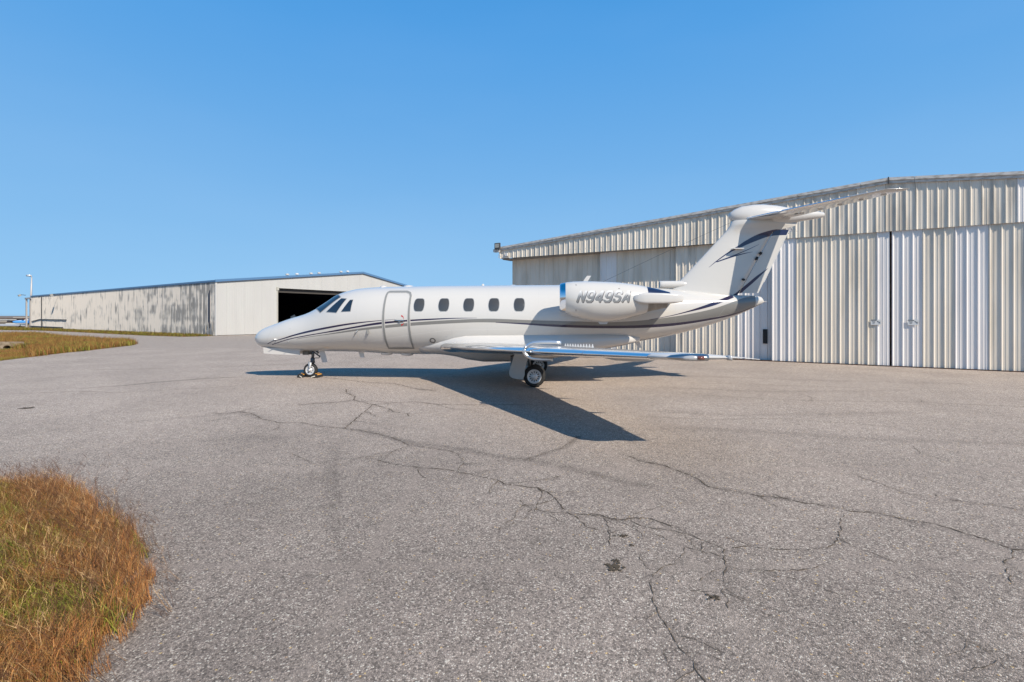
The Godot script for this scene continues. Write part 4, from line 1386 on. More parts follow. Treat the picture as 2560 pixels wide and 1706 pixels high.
	pit.tube([on_side(1.80, 1.40, 1, 0.0), on_side(1.74, 1.36, 1, 0.06), on_side(1.68, 1.25, 1, 0.07)], 0.012, 6)
	pit.tube([on_side(-0.72, 1.12, 1, 0.0), on_side(-0.78, 1.13, 1, 0.06), on_side(-0.86, 1.08, 1, 0.07)], 0.01, 6)
	pit.tube([on_side(-0.30, 1.10, 1, 0.0), on_side(-0.34, 1.08, 1, 0.05), on_side(-0.40, 1.03, 1, 0.06)], 0.008, 6)
	obj("probe", pit, M.steel, J)
	var bl := Shape.new()
	bl.prism(v2([1.446, 0.77, 1.60, 0.77, 1.64, 0.58, 1.52, 0.58]), Vector3(0, 0, -0.012), Vector3.RIGHT, Vector3.UP, Vector3(0, 0, 0.024))
	obj("belly_antenna", bl, M.white_matt, J)
	bl = Shape.new()
	bl.prism(v2([9.30, 1.10, 9.46, 1.12, 9.52, 0.90, 9.44, 0.90]), Vector3(0, 0, -0.012), Vector3.RIGHT, Vector3.UP, Vector3(0, 0, 0.024))
	obj("belly_antenna", bl, M.white_matt, J)
	var bc := Shape.new(true)
	for q in [[2.35, 0.66], [2.95, 0.645]]:
		bc.lathe([Vector2(0.0, -0.02), Vector2(0.09, -0.018), Vector2(0.16, 0.0), Vector2(0.17, 0.06)], Vector3(q[0], q[1] + 0.025, 0.15), Basis(), 16)
	obj("belly_cover", bc, M.white_matt, J)
	bl = Shape.new()
	bl.prism(v2([7.84, 2.63, 7.98, 2.63, 8.14, 2.90, 8.03, 2.90, 8.01, 2.88]), Vector3(0, 0, -0.02), Vector3.RIGHT, Vector3.UP, Vector3(0, 0, 0.04))
	obj("top_antenna", bl, M.white, J)
	var bump := Shape.new(true)
	for q in [[2.2, 0.09, 0.03], [2.95, 0.14, 0.035], [5.1, 0.05, 0.06], [5.95, 0.12, 0.03]]:
		bump.lathe([Vector2(q[1] * 1.2, -0.03), Vector2(q[1], 0.008), Vector2(q[1] * 0.5, q[2]), Vector2(0.0, q[2] + 0.004)], Vector3(q[0], 2.632, 0), Basis(), 14)
	obj("top_fairing", bump, M.white, J)
	var wire := Shape.new()
	wire.tube([Vector3(8.25, 2.63, 0), Vector3(10.0, 3.46, 0), Vector3(11.9, 4.32, 0)], 0.004, 5)
	obj("antenna_wire", wire, M.wire, J)
	var cone := Shape.new(true)
	cone.tube([Vector3(12.70, 2.17, 0), Vector3(12.86, 2.165, 0)], 0.02, 6, 0.003)
	obj("tail_light", cone, M.white, J)
	# tail fin
	make_fin(J)
	make_tailplane(J)
	for sgn in [1.0, -1.0]:
		make_wing(J, sgn)
		make_engine(J, sgn)
		make_main_gear(J, sgn)
	make_nose_gear(J)


func fin_tex() -> ImageTexture:
	var im := Image.create(1024, 1024, false, Image.FORMAT_RGB8)
	im.fill(Color(0.548, 0.522, 0.490).linear_to_srgb())
	var o := Vector2(10.0, 4.4)
	var ppm := Vector2(256, 480)
	var navy := Color(0.017, 0.018, 0.06).linear_to_srgb()
	band(im, o, ppm, [11.30, 3.10, 11.514, 3.285, 11.825, 3.515, 12.074, 3.672, 12.29, 3.813, 12.599, 3.969, 12.982, 4.085, 13.2, 4.10, 13.5, 4.10], [11.30, 3.095, 11.514, 3.265, 11.856, 3.50, 12.166, 3.655, 12.599, 3.841, 12.937, 3.950, 13.303, 3.975, 13.5, 3.97], navy)
	band(im, o, ppm, [11.45, 3.235, 11.918, 3.411, 12.29, 3.562, 12.629, 3.713], [11.45, 3.225, 11.918, 3.392, 12.29, 3.547, 12.629, 3.71], navy)
	band(im, o, ppm, [11.514, 3.245, 11.887, 3.385, 12.197, 3.468, 12.46, 3.513], [11.514, 3.235, 11.887, 3.36, 12.197, 3.449, 12.46, 3.511], navy)
	band(im, o, ppm, [11.85, 2.30, 11.99, 2.37, 12.29, 2.612, 12.599, 2.87, 12.875, 3.066], [11.85, 2.20, 12.05, 2.31, 12.29, 2.522, 12.537, 2.739, 12.875, 3.061], navy)
	var seam := Color(0.42, 0.415, 0.40).linear_to_srgb()
	line(im, o, ppm, [11.84, 4.14, 12.95, 4.14], 1.4, seam, 0.6)
	line(im, o, ppm, [11.85, 2.36, 12.30, 2.86], 1.4, seam, 0.7)
	for c in [[12.25, 3.93], [12.55, 3.92], [12.05, 3.72], [11.15, 2.95], [12.4, 3.35]]:
		for k in 14:
			var a := TAU * k / 14
			var b := TAU * (k + 1) / 14
			line(im, o, ppm, [c[0] + cos(a) * 0.07, c[1] + sin(a) * 0.07, c[0] + cos(b) * 0.07, c[1] + sin(b) * 0.07], 1.0, seam, 0.35)
	return ImageTexture.create_from_image(im)


func make_fin(J: Node3D) -> void:
	var paint := M.white.duplicate() as StandardMaterial3D
	paint.albedo_color = Color(1, 1, 1)
	paint.albedo_texture = fin_tex()
	paint.texture_repeat = false
	var uv := func(p: Vector3) -> Vector2: return Vector2((p.x - 10.0) / 4.0, (4.4 - p.y) / 2.1333)
	# each level: height, leading edge, trailing edge of the fixed fin, half thickness ratio
	var s := Shape.new(true)
	s.uvf = uv
	var rs := []
	for i in 15:
		var y := lerpf(2.25, 4.36, i / 14.0)
		var le := 10.57 + 0.914 * (y - 2.76)
		if y < 2.62:
			le -= pow((2.62 - y) / 0.37, 2.0) * 0.18
		if y > 4.16:
			le = 11.85 + 0.35 * (y - 4.16)
		var hinge := 12.083 + 0.542 * (y - 2.379)
		if y > 4.14:
			hinge = 13.57 + 0.4 * (y - 4.14)
		var full := 12.60 + 0.471 * (y - 2.38)
		var chord := (full - le) if y <= 4.14 else hinge - le
		var cut := minf(1.0, (hinge - le) / chord)
		var tt := acos(1.0 - 2.0 * cut) / PI
		var th := 0.10 if y < 4.0 else 0.10 + 0.16 * pow((y - 4.0) / 0.36, 1.5)
		var ring := wing_ring(y, le, chord, 0, th, 36, 1.0 - tt, 1.0 + tt, 0.0, true)
		for k in ring.size():
			ring[k].z = ring[k].z if ring[k].z >= 0.0 else ring[k].z * 1.25
		rs.append(ring)
	s.rings(rs)
	obj("tail_fin", s, paint, J)
	var r := Shape.new(true)
	r.uvf = uv
	rs = []
	for i in 9:
		var y := lerpf(2.40, 4.105, i / 8.0)
		var le := 10.57 + 0.914 * (y - 2.76)
		var hinge := 12.105 + 0.542 * (y - 2.379)
		var full := 12.62 + 0.466 * (y - 2.38)
		var chord := full - le
		var cut := (hinge - le) / chord
		var tt := acos(1.0 - 2.0 * cut) / PI
		var hz := foil(1.0 + tt, 0.10).y * chord * 0.92
		rs.append(PackedVector3Array([Vector3(hinge, y, hz), Vector3((hinge + full) * 0.5, y, hz * 0.56), Vector3(full, y, 0.006), Vector3(full, y, -0.006), Vector3((hinge + full) * 0.5, y, -hz * 0.56), Vector3(hinge, y, -hz)]))
	r.soft(false)
	r.rings(rs)
	var rud := obj("rudder", r, paint, J)
	for q in [[12.66, 3.47, 0.045, 0.055], [12.555, 3.33, 0.035, 0.085], [12.21, 2.765, 0.05, 0.045]]:
		var b := Shape.new()
		b.box(Vector3(q[0], q[1], 0.0), Vector3(q[2] * 1.3, q[3], 0.25), Basis(Vector3(0, 0, 1), -0.45))
		obj("hinge_cut", b, M.dark, rud)
	# bonding strip on the trailing edge
	var tr := Shape.new()
	tr.tube([Vector3(12.775, 2.70, 0), Vector3(13.43, 4.10, 0)], 0.012, 6)
	obj("trim_strip", tr, M.white_matt, rud)
	# logo light ledge
	var lg := Shape.new()
	lg.prism(v2([11.90, 3.60, 12.20, 3.60, 12.17, 3.575, 11.90, 3.575]), Vector3(0, 0, 0.05), Vector3.RIGHT, Vector3.UP, Vector3(0, 0, 0.20))
	obj("light_ledge", lg, M.white, J)
	# ram-air pipe in front of the fin root
	var pp := Shape.new(true)
	pp.lathe([Vector2(0.078, 0.03), Vector2(0.09, 0.0), Vector2(0.098, 0.015), Vector2(0.10, 0.1), Vector2(0.10, 0.62), Vector2(0.08, 0.80), Vector2(0.0, 0.9)], Vector3(10.0, 2.645, 0), Basis(Vector3.UP, Vector3.RIGHT, Vector3(0, 0, -1)), 20)
	obj("air_pipe", pp, M.white, J)
	var pd := Shape.new()
	pd.lathe([Vector2(0.0, 0.0), Vector2(0.085, 0.0)], Vector3(10.035, 2.645, 0), Basis(Vector3.UP, Vector3.LEFT, Vector3(0, 0, 1)), 16)
	obj("pipe_mouth", pd, M.dark, J)
	# bullet
	var b := Shape.new(true)
	rs = []
	for q in [[11.845, 4.50, 4.49, 0.004], [11.862, 4.565, 4.43, 0.06], [11.91, 4.61, 4.38, 0.105], [12.0, 4.675, 4.325, 0.155], [12.18, 4.755, 4.27, 0.20], [12.49, 4.797, 4.24, 0.225], [12.74, 4.80, 4.24, 0.225], [13.1, 4.76, 4.25, 0.21], [13.4, 4.70, 4.27, 0.18], [13.8, 4.635, 4.335, 0.14], [14.1, 4.60, 4.385, 0.10], [14.30, 4.56, 4.425, 0.065], [14.318, 4.55, 4.435, 0.055]]:
		var ring := PackedVector3Array()
		for k in 32:
			var a := TAU * k / 32
			ring.append(Vector3(q[0], (q[1] + q[2]) * 0.5 + (q[1] - q[2]) * 0.5 * cos(a), q[3] * sin(a)))
		rs.append(ring)
	b.rings(rs)
	obj("tail_bullet", b, M.white, J)


func make_tailplane(J: Node3D) -> void:
	for sgn in [1.0, -1.0]:
		var geo := func(l: float) -> Array: return [12.27 + 0.757 * (l - 0.2), 1.15 - 0.225 * (l - 0.2), 4.40 + 0.036 * (l - 0.2)]
		var s := Shape.new(true)
		var rs := []
		for i in 12:
			var l := lerpf(0.0, 2.78, i / 11.0)
			var g: Array = geo.call(l)
			rs.append(wing_ring(l * sgn, g[0], g[1] * (1.0 if i < 11 else 0.85), g[2], 0.095 if i < 11 else 0.03, 26))
		s.rings(rs)
		var tp := obj("tailplane", s, M.white, J)
		var c := Shape.new(true)
		rs = []
		for i in 10:
			var l := lerpf(0.16, 2.2, i / 9.0)
			var g: Array = geo.call(l)
			rs.append(wing_ring(l * sgn, g[0], g[1], g[2], 0.095, 14, 0.78, 1.22, 0.004))
		c.rings(rs, false, false)
		obj("leading_edge", c, M.chrome, tp)
		# elevator gap and actuator
		var e := Shape.new()
		for i in 6:
			var l := lerpf(0.35, 2.4, i / 5.0)
			var g: Array = geo.call(l)
			e.box(Vector3(g[0] + g[1] * 0.70, g[2] - g[1] * 0.018, l * sgn), Vector3(0.09, 0.05, 0.05))
		obj("elevator_hinge", e, M.white_matt, tp)
		var d := Shape.new()
		d.box(Vector3(13.28, 4.405, 0.75 * sgn), Vector3(0.07, 0.05, 0.05))
		obj("drain_port", d, M.dark, tp)
		var w := Shape.new()
		for l in [2.2, 2.5, 2.72]:
			var g: Array = geo.call(l)
			w.tube([Vector3(g[0] + g[1] - 0.02, g[2], l * sgn), Vector3(g[0] + g[1] + 0.11, g[2] + 0.005, l * sgn)], 0.002, 5)
		obj("static_wick", w, M.wire, tp)


func make_wing(J: Node3D, sgn: float) -> void:
	var s := Shape.new(true)
	var rs := []
	var ls := [0.3, 0.8, 0.95, 1.1, 1.25, 1.4, 1.8, 2.4, 3.2, 4.0, 4.8, 5.6, 6.4, 7.2, 7.7, 7.95, 8.1, 8.16]
	for l in ls:
		var le := wing_le(l)
		var te := wing_te(l)
		var th := lerpf(0.135, 0.105, clampf(l / 8.0, 0, 1))
		if l > 8.0:
			var q: float = (l - 8.0) / 0.16
			le += 0.14 * q * q
			th *= sqrt(maxf(0.03, 1.0 - q * q))
		rs.append(wing_ring(l * sgn, le, te - le, wing_y(l), th, 40))
	s.rings(rs)
	var w := obj("wing", s, M.white, J)
	# polished leading edge in three lengths
	for seg in [[0.98, 1.38], [1.39, 2.95], [2.96, 5.0], [5.01, 6.6], [6.61, 7.86]]:
		var c := Shape.new(true)
		rs = []
		for i in 9:
			var l := lerpf(seg[0], seg[1], i / 8.0)
			var le := wing_le(l)
			rs.append(wing_ring(l * sgn, le, wing_te(l) - le, wing_y(l), lerpf(0.135, 0.105, l / 8.0), 22, 0.79, 1.14, 0.004))
		c.rings(rs, false, false)
		obj("leading_edge", c, M.chrome, w)
	# fence: a polished strip that wraps the nose of the wing
	var fn := Shape.new(true)
	var l0 := 5.1
	var le0 := wing_le(l0)
	var pts := []
	for k in 21:
		var t := lerpf(0.66, 1.40, k / 20.0)
		var q := foil(t, 0.118)
		var ch := wing_te(l0) - le0
		var nrm := Vector2(-0.085 * maxf(0.0, 1.0 - absf(t - 1.0) * 3.0), (0.035 + 0.03 * maxf(0.0, 1.0 - absf(t - 1.0) * 2.2)) * (1.0 if t > 1.0 else -1.0) * minf(1.0, absf(t - 1.0) * 6.0))
		pts.append(Vector3(le0 + q.x * ch + nrm.x, wing_y(l0) + q.y * ch + nrm.y * 1.5, l0 * sgn))
	fn.tube(pts, 0.034, 10)
	obj("wing_fence", fn, M.satin, w)
	# row of small vortex vanes
	var vg := Shape.new()
	for i in 11:
		var l := 3.35 + i * 0.135
		var a := wing_te(l) - 0.42
		var yy := wing_y(l) + 0.05
		vg.prism(PackedVector2Array([Vector2(0, 0), Vector2(0.06, 0), Vector2(0.035, 0.085), Vector2(0.025, 0.085)]), Vector3(a, yy, l * sgn), Vector3(0.96, 0, 0.28 * sgn), Vector3.UP, Vector3(-0.002, 0, 0.008))
	obj("vortex_vanes", vg, M.white_matt, w)
	# flap track fairings
	for l in [2.7, 4.2, 5.9]:
		var te := wing_te(l)
		var fr := Shape.new(true)
		rs = []
		for q in [[-0.75, 0.005], [-0.55, 0.05], [-0.25, 0.07], [0.0, 0.06], [0.2, 0.03], [0.33, 0.004]]:
			var ring := PackedVector3Array()
			for k in 12:
				var a := TAU * k / 12
				ring.append(Vector3(te + q[0], wing_y(l) - 0.075 + cos(a) * q[1], l * sgn + sin(a) * q[1] * 0.7))
			rs.append(ring)
		fr.rings(rs)
		obj("flap_fairing", fr, M.white, w)
	# aileron drooped a little under the trailing edge
	var al := Shape.new(true)
	rs = []
	for i in 6:
		var l := lerpf(5.2, 7.3, i / 5.0)
		var te := wing_te(l)
		rs.append(PackedVector3Array([Vector3(te - 0.32, wing_y(l) + 0.012, l * sgn), Vector3(te + 0.02, wing_y(l) - 0.05, l * sgn), Vector3(te - 0.02, wing_y(l) - 0.062, l * sgn), Vector3(te - 0.32, wing_y(l) - 0.045, l * sgn)]))
	al.soft(false)
	al.rings(rs)
	obj("aileron", al, M.white, w)
	# tip lights under a clear lens
	var tl := Shape.new(true)
	var tz := 8.05 * sgn
	rs = []
	for q in [[8.50, 0.004, 0.01], [8.56, 0.028, 0.05], [8.68, 0.042, 0.075], [8.82, 0.046, 0.08], [8.93, 0.045, 0.075], [8.98, 0.042, 0.07]]:
		var ring := PackedVector3Array()
		for k in 16:
			var a := TAU * k / 16
			ring.append(Vector3(q[0], wing_y(8.05) + 0.003 + cos(a) * q[1], tz + sin(a) * q[2] * 1.2 + 0.05 * sgn))
		rs.append(ring)
	tl.rings(rs)
	obj("tip_light_bay", tl, M.steel, w)
	var tg := Shape.new(true)
	rs = []
	for q in [[8.66, 0.004], [8.70, 0.024], [8.78, 0.032], [8.85, 0.024], [8.88, 0.004]]:
		var ring := PackedVector3Array()
		for k in 12:
			var a := TAU * k / 12
			ring.append(Vector3(q[0], wing_y(8.05) + cos(a) * q[1], (8.185 + sin(a) * q[1] * 0.8) * sgn))
		rs.append(ring)
	tg.rings(rs)
	obj("tip_light", tg, M.lens, w)
	var tr := Shape.new(true)
	tr.tube([Vector3(8.84, wing_y(8.1), 8.19 * sgn), Vector3(8.92, wing_y(8.1), 8.185 * sgn)], 0.022, 10)
	obj("navigation_light", tr, M.amber, w)
	var ts := Shape.new(true)
	ts.tube([Vector3(9.20, wing_y(8.1), 8.13 * sgn), Vector3(9.25, wing_y(8.1), 8.16 * sgn)], 0.03, 10)
	obj("strobe_light", ts, M.lens, w)
	for l in [7.4, 7.75, 8.05]:
		var wk := Shape.new()
		wk.tube([Vector3(wing_te(l) - 0.02, wing_y(l) - 0.005, l * sgn), Vector3(wing_te(l) + 0.16, wing_y(l) - 0.02, l * sgn)], 0.004, 5)
		obj("static_wick", wk, M.white_matt, w)


func nacelle_tex() -> ImageTexture:
	var W := 1024
	var H := 512
	var im := Image.create(W, H, false, Image.FORMAT_RGB8)
	im.fill(Color(0.548, 0.522, 0.490).linear_to_srgb())
	var o := Vector2(7.25, 2.70)
	var ppm := Vector2(W / 2.2, H / 1.1)
	var dark := Color(0.07, 0.055, 0.055).linear_to_srgb()
	var hi := Color(0.66, 0.65, 0.635).linear_to_srgb()
	var lo := Color(0.20, 0.20, 0.195).linear_to_srgb()
	# letters as strokes in a box 0.7 wide, 1 high
	var G := {
		"N": [[0.0, 0.0, 0.0, 1.0], [0.0, 1.0, 0.62, 0.0], [0.62, 0.0, 0.62, 1.0]],
		"9": [[0.60, 0.42, 0.12, 0.42, 0.0, 0.52, 0.0, 0.88, 0.12, 1.0, 0.50, 1.0, 0.62, 0.88, 0.62, 0.14, 0.50, 0.0, 0.10, 0.0, 0.0, 0.10]],
		"4": [[0.66, 0.24, 0.0, 0.24, 0.0, 0.34, 0.42, 1.0], [0.50, 0.0, 0.50, 1.0]],
		"S": [[0.62, 0.80, 0.62, 0.90, 0.50, 1.0, 0.12, 1.0, 0.0, 0.88, 0.0, 0.58, 0.52, 0.50, 0.62, 0.40, 0.62, 0.12, 0.50, 0.0, 0.12, 0.0, 0.0, 0.10, 0.0, 0.22]],
		"A": [[0.0, 0.0, 0.34, 1.0, 0.46, 1.0, 0.66, 0.0], [0.14, 0.27, 0.60, 0.27]],
	}
	var x := 7.675
	var h := 0.245
	for ch in "N949SA":
		var segs := []
		for pl in G[ch]:
			var p := v2(pl)
			for i in p.size() - 1:
				var a := p[i]
				var b := p[i + 1]
				segs.append([Vector2((x + a.x * 0.21 + a.y * 0.085 - o.x) * ppm.x, (o.y - 2.115 - a.y * h) * ppm.y), Vector2((x + b.x * 0.21 + b.y * 0.085 - o.x) * ppm.x, (o.y - 2.115 - b.y * h) * ppm.y)])
		var x0 := int((x - 0.06 - o.x) * ppm.x)
		var x1 := int((x + 0.30 - o.x) * ppm.x)
		var y0 := int((o.y - 2.115 - h - 0.05) * ppm.y)
		var y1 := int((o.y - 2.115 + 0.05) * ppm.y)
		for yy in range(y0, y1):
			for xx in range(x0, x1):
				var q := Vector2(xx + 0.5, yy + 0.5)
				var d := 99.0
				var d2 := 99.0
				for sg in segs:
					d = minf(d, q.distance_to(Geometry2D.get_closest_point_to_segment(q, sg[0], sg[1])))
					var q2 := q - Vector2(5.5, 5.0)
					d2 = minf(d2, q2.distance_to(Geometry2D.get_closest_point_to_segment(q2, sg[0], sg[1])))
				var wd := 12.0
				blend(im, xx, yy, dark, clampf(wd - d2 + 0.5, 0.0, 1.0) * 0.95)
				var v := clampf((float(yy) - y0 - 24.0) / (y1 - y0 - 48.0), 0.0, 1.0)
				blend(im, xx, yy, hi.lerp(lo, smoothstep(-0.1, 0.65, v)), clampf(wd - d + 0.5, 0.0, 1.0))
		x += 0.212
	var seam := Color(0.42, 0.415, 0.40).linear_to_srgb()
	line(im, o, ppm, [7.73, 2.66, 7.73, 1.65], 1.4, seam, 0.7)
	line(im, o, ppm, [8.70, 2.66, 8.68, 1.65], 1.4, seam, 0.7)
	for q in [[7.64, 2.55], [7.66, 2.55], [7.635, 1.93], [7.66, 1.93]]:
		line(im, o, ppm, [q[0], q[1], q[0] + 0.008, q[1] - 0.04], 3.0, dark, 0.9)
	line(im, o, ppm, [8.66, 2.43, 8.69, 2.43], 6.0, dark, 0.9)
	for q in [[7.74, 1.87], [8.1, 1.70], [9.0, 2.5], [7.75, 2.44]]:
		line(im, o, ppm, [q[0], q[1], q[0] + 0.008, q[1]], 3.0, seam, 0.9)
	return ImageTexture.create_from_image(im)


var nacelle_paint: StandardMaterial3D


func make_engine(J: Node3D, sgn: float) -> void:
	var zc := 1.60 * sgn
	if nacelle_paint == null:
		nacelle_paint = M.white.duplicate() as StandardMaterial3D
		nacelle_paint.albedo_color = Color(1, 1, 1)
		nacelle_paint.albedo_texture = nacelle_tex()
		nacelle_paint.texture_repeat = false
	var E := group_node("engine", J)
	# station, top, bottom
	var tb := [[7.40, 2.605, 1.86], [7.432, 2.615, 1.845], [7.60, 2.632, 1.76], [7.842, 2.637, 1.693], [8.1, 2.632, 1.64], [8.35, 2.622, 1.622], [8.713, 2.601, 1.664], [9.0, 2.565, 1.735], [9.2, 2.53, 1.79], [9.374, 2.495, 1.845]]
	var ring_at := func(x: float, t: float, b: float, k := 1.0) -> PackedVector3Array:
		var r := PackedVector3Array()
		for i in 48:
			var a := TAU * i / 48
			var rad := (t - b) * 0.5
			r.append(Vector3(x, (t + b) * 0.5 + rad * cos(a) * k, zc + minf(rad, 0.47) * sin(a) * k))
		return r
	var s := Shape.new(true)
	s.uvf = func(p: Vector3) -> Vector2: return Vector2((p.x - 7.25) / 2.2, (2.70 - p.y) / 1.1)
	var rs := []
	for q in tb:
		rs.append(ring_at.call(q[0], q[1], q[2]))
	s.rings(rs, true, false)
	var nac := obj("nacelle", s, nacelle_paint if sgn > 0 else M.white, E)
	nac.set_meta("label", "engine cowling, with the registration N949SA on the near side" if sgn > 0 else "engine cowling on the far side")
	# polished lip rolls round into the intake
	var lip := Shape.new(true)
	rs = []
	for q in [[7.402, 1.003], [7.34, 0.985], [7.29, 0.955], [7.265, 0.92], [7.26, 0.885], [7.27, 0.85], [7.31, 0.82], [7.38, 0.79], [7.50, 0.77], [7.62, 0.77]]:
		rs.append(ring_at.call(q[0] - 0.0, 2.605, 1.86, q[1]))
	for i in rs.size() - 1:
		var a: PackedVector3Array = rs[i]
		var b: PackedVector3Array = rs[i + 1]
		for k in 48:
			var k2 := (k + 1) % 48
			var inner := i > 4
			var m := (a[k] + b[k]) * 0.5
			var axis := Vector3(7.45, 2.23, zc)
			var ring_mid := axis + (Vector3(axis.x, m.y, m.z) - axis) * (0.9 / (0.5 * (1.0))) * 0.5
			ring_mid.x = 7.45
			if inner:
				lip.quad(a[k], a[k2], b[k2], b[k], m + (m - Vector3(m.x, axis.y, axis.z)))
			else:
				lip.quad(a[k], a[k2], b[k2], b[k], Vector3(7.5, axis.y + (m.y - axis.y) * 0.8, axis.z + (m.z - axis.z) * 0.8))
	obj("intake_lip", lip, M.chrome, E)
	var fan := Shape.new()
	for k in 24:
		var a := TAU * k / 24
		var u := Vector3(0, cos(a), sin(a))
		var w := Vector3(0, -sin(a), cos(a))
		var c := Vector3(7.60, 2.2325, zc)
		fan.quad(c + u * 0.08 - w * 0.012, c + u * 0.28 - w * 0.03 + Vector3(-0.02, 0, 0), c + u * 0.28 + w * 0.03 + Vector3(0.03, 0, 0), c + u * 0.08 + w * 0.012, c + Vector3(1, 0, 0))
	fan.lathe([Vector2(0.09, 0.0), Vector2(0.07, 0.09), Vector2(0.0, 0.15)], Vector3(7.60, 2.2325, zc), Basis(Vector3.UP, Vector3.LEFT, Vector3(0, 0, 1)), 16)
	obj("fan", fan, M.steel, E)
	var fb := Shape.new()
	fb.lathe([Vector2(0.30, 0.0), Vector2(0.0, 0.001)], Vector3(7.64, 2.2325, zc), Basis(Vector3.UP, Vector3.LEFT, Vector3(0, 0, 1)), 24)
	obj("fan_shroud", fb, M.dark, E)
	# nozzle, with a blued upper bucket and a brushed lower one
	var noz := Shape.new(true)
	rs = []
	for q in [[9.20, 2.46, 1.86], [9.374, 2.44, 1.87], [9.6, 2.39, 1.92], [9.86, 2.33, 1.975], [9.87, 2.31, 1.99], [9.80, 2.29, 2.01], [9.5, 2.28, 2.02]]:
		rs.append(ring_at.call(q[0], q[1], q[2]))
	noz.rings(rs, true, false)
	obj("exhaust_nozzle", noz, M.nozzle, E)
	var plug := Shape.new()
	plug.lathe([Vector2(0.17, 0.0), Vector2(0.0, 0.001)], Vector3(9.55, 2.15, zc), Basis(Vector3.UP, Vector3.RIGHT, Vector3(0, 0, 1)), 20)
	obj("nozzle_inside", plug, M.dark, E)
	var bk := Shape.new(true)
	rs = []
	for q in [[9.36, 2.49, 1.85], [9.5, 2.465, 1.88], [9.7, 2.42, 1.92], [9.93, 2.355, 1.97]]:
		var r := PackedVector3Array()
		for i in 21:
			var a := lerpf(-1.25, 1.25, i / 20.0)
			var rad: float = (q[1] - q[2]) * 0.5 + 0.006
			r.append(Vector3(q[0], (q[1] + q[2]) * 0.5 + rad * cos(a), zc + rad * sin(a)))
		rs.append(r)
	bk.rings(rs, false, false)
	obj("upper_bucket", bk, M.blue_steel, E)
	# reverser arm fairings, one each side of the nozzle
	for q in [1.0, -1.0]:
		var fr := Shape.new(true)
		rs = []
		for e in [[9.0, 0.01, 0.02], [9.03, 0.06, 0.05], [9.12, 0.105, 0.09], [9.30, 0.13, 0.115], [9.7, 0.125, 0.11], [10.0, 0.11, 0.10], [10.17, 0.093, 0.085], [10.175, 0.088, 0.08]]:
			var r := PackedVector3Array()
			var zz: float = zc + q * lerpf(0.40, 0.30, clampf((e[0] - 9.3) / 0.9, 0, 1))
			for i in 28:
				var a := TAU * i / 28
				var cy := signf(cos(a)) * pow(absf(cos(a)), 0.45)
				var cz := signf(sin(a)) * pow(absf(sin(a)), 0.45)
				r.append(Vector3(e[0], 2.195 - (e[0] - 9.3) * 0.004 + cy * e[1], zz + cz * e[2] * 0.8))
			rs.append(r)
		fr.rings(rs)
		obj("reverser_fairing", fr, M.white, E)
	# stub pylon to the body
	var py := Shape.new(true)
	rs = []
	for z in [0.55, 0.75, 0.95, 1.15, 1.35]:
		rs.append(wing_ring(z * sgn, 7.95, 2.25, 2.15, 0.095, 24))
	py.rings(rs)
	obj("pylon", py, M.white, E)
	var dr := Shape.new()
	dr.prism(v2([8.20, 1.64, 8.45, 1.64, 8.42, 1.575, 8.24, 1.575]), Vector3(0, 0, zc - 0.04), Vector3.RIGHT, Vector3.UP, Vector3(0, 0, 0.08))
	obj("drain_mast", dr, M.white, E)


func make_wheel(P: Node3D, at: Vector3, r: float, wid: float, sgn: float, holes: int) -> void:
	var b := Basis(Vector3.RIGHT, Vector3(0, 0, sgn), Vector3.UP)
	var t := Shape.new(true)
	var h := wid * 0.5
	t.lathe([Vector2(r * 0.64, -h * 0.86), Vector2(r * 0.78, -h), Vector2(r * 0.92, -h * 0.9), Vector2(r * 0.985, -h * 0.55), Vector2(r, -h * 0.1), Vector2(r, h * 0.1), Vector2(r * 0.985, h * 0.55), Vector2(r * 0.92, h * 0.9), Vector2(r * 0.78, h), Vector2(r * 0.64, h * 0.86)], at, b, 40)
	obj("tyre", t, M.rubber, P)
	var rm := Shape.new(true)
	for side in [1.0, -1.0]:
		var prof := [Vector2(r * 0.66, h * 0.80), Vector2(r * 0.655, h * 0.93), Vector2(r * 0.60, h * 0.95), Vector2(r * 0.54, h * 0.74), Vector2(r * 0.25, h * 0.80), Vector2(r * 0.22, h * 1.0), Vector2(r * 0.15, h * 1.04), Vector2(0.0, h * 1.04)]
		prof.reverse()
		var bb := Basis(Vector3.RIGHT, Vector3(0, 0, sgn * side), Vector3.UP)
		rm.lathe(prof, at, bb, 36)
	obj("rim", rm, M.alu, P)
	for k in holes:
		var a := TAU * k / holes
		var hl := Shape.new()
		var ring := []
		var c := at + Vector3(cos(a), sin(a), 0) * r * 0.40 + Vector3(0, 0, sgn * (h * 0.79 + 0.001))
		var u := Vector3(cos(a), sin(a), 0)
		var w := Vector3(-sin(a), cos(a), 0)
		for i in 10:
			ring.append(c + u * cos(TAU * i / 10) * r * 0.09 + w * sin(TAU * i / 10) * r * 0.05)
		for i in 10:
			hl.tri(c + Vector3(0, 0, 0.001 * sgn), ring[i], ring[(i + 1) % 10], c - Vector3(0, 0, sgn))
		obj("rim_slot", hl, M.dark, P)


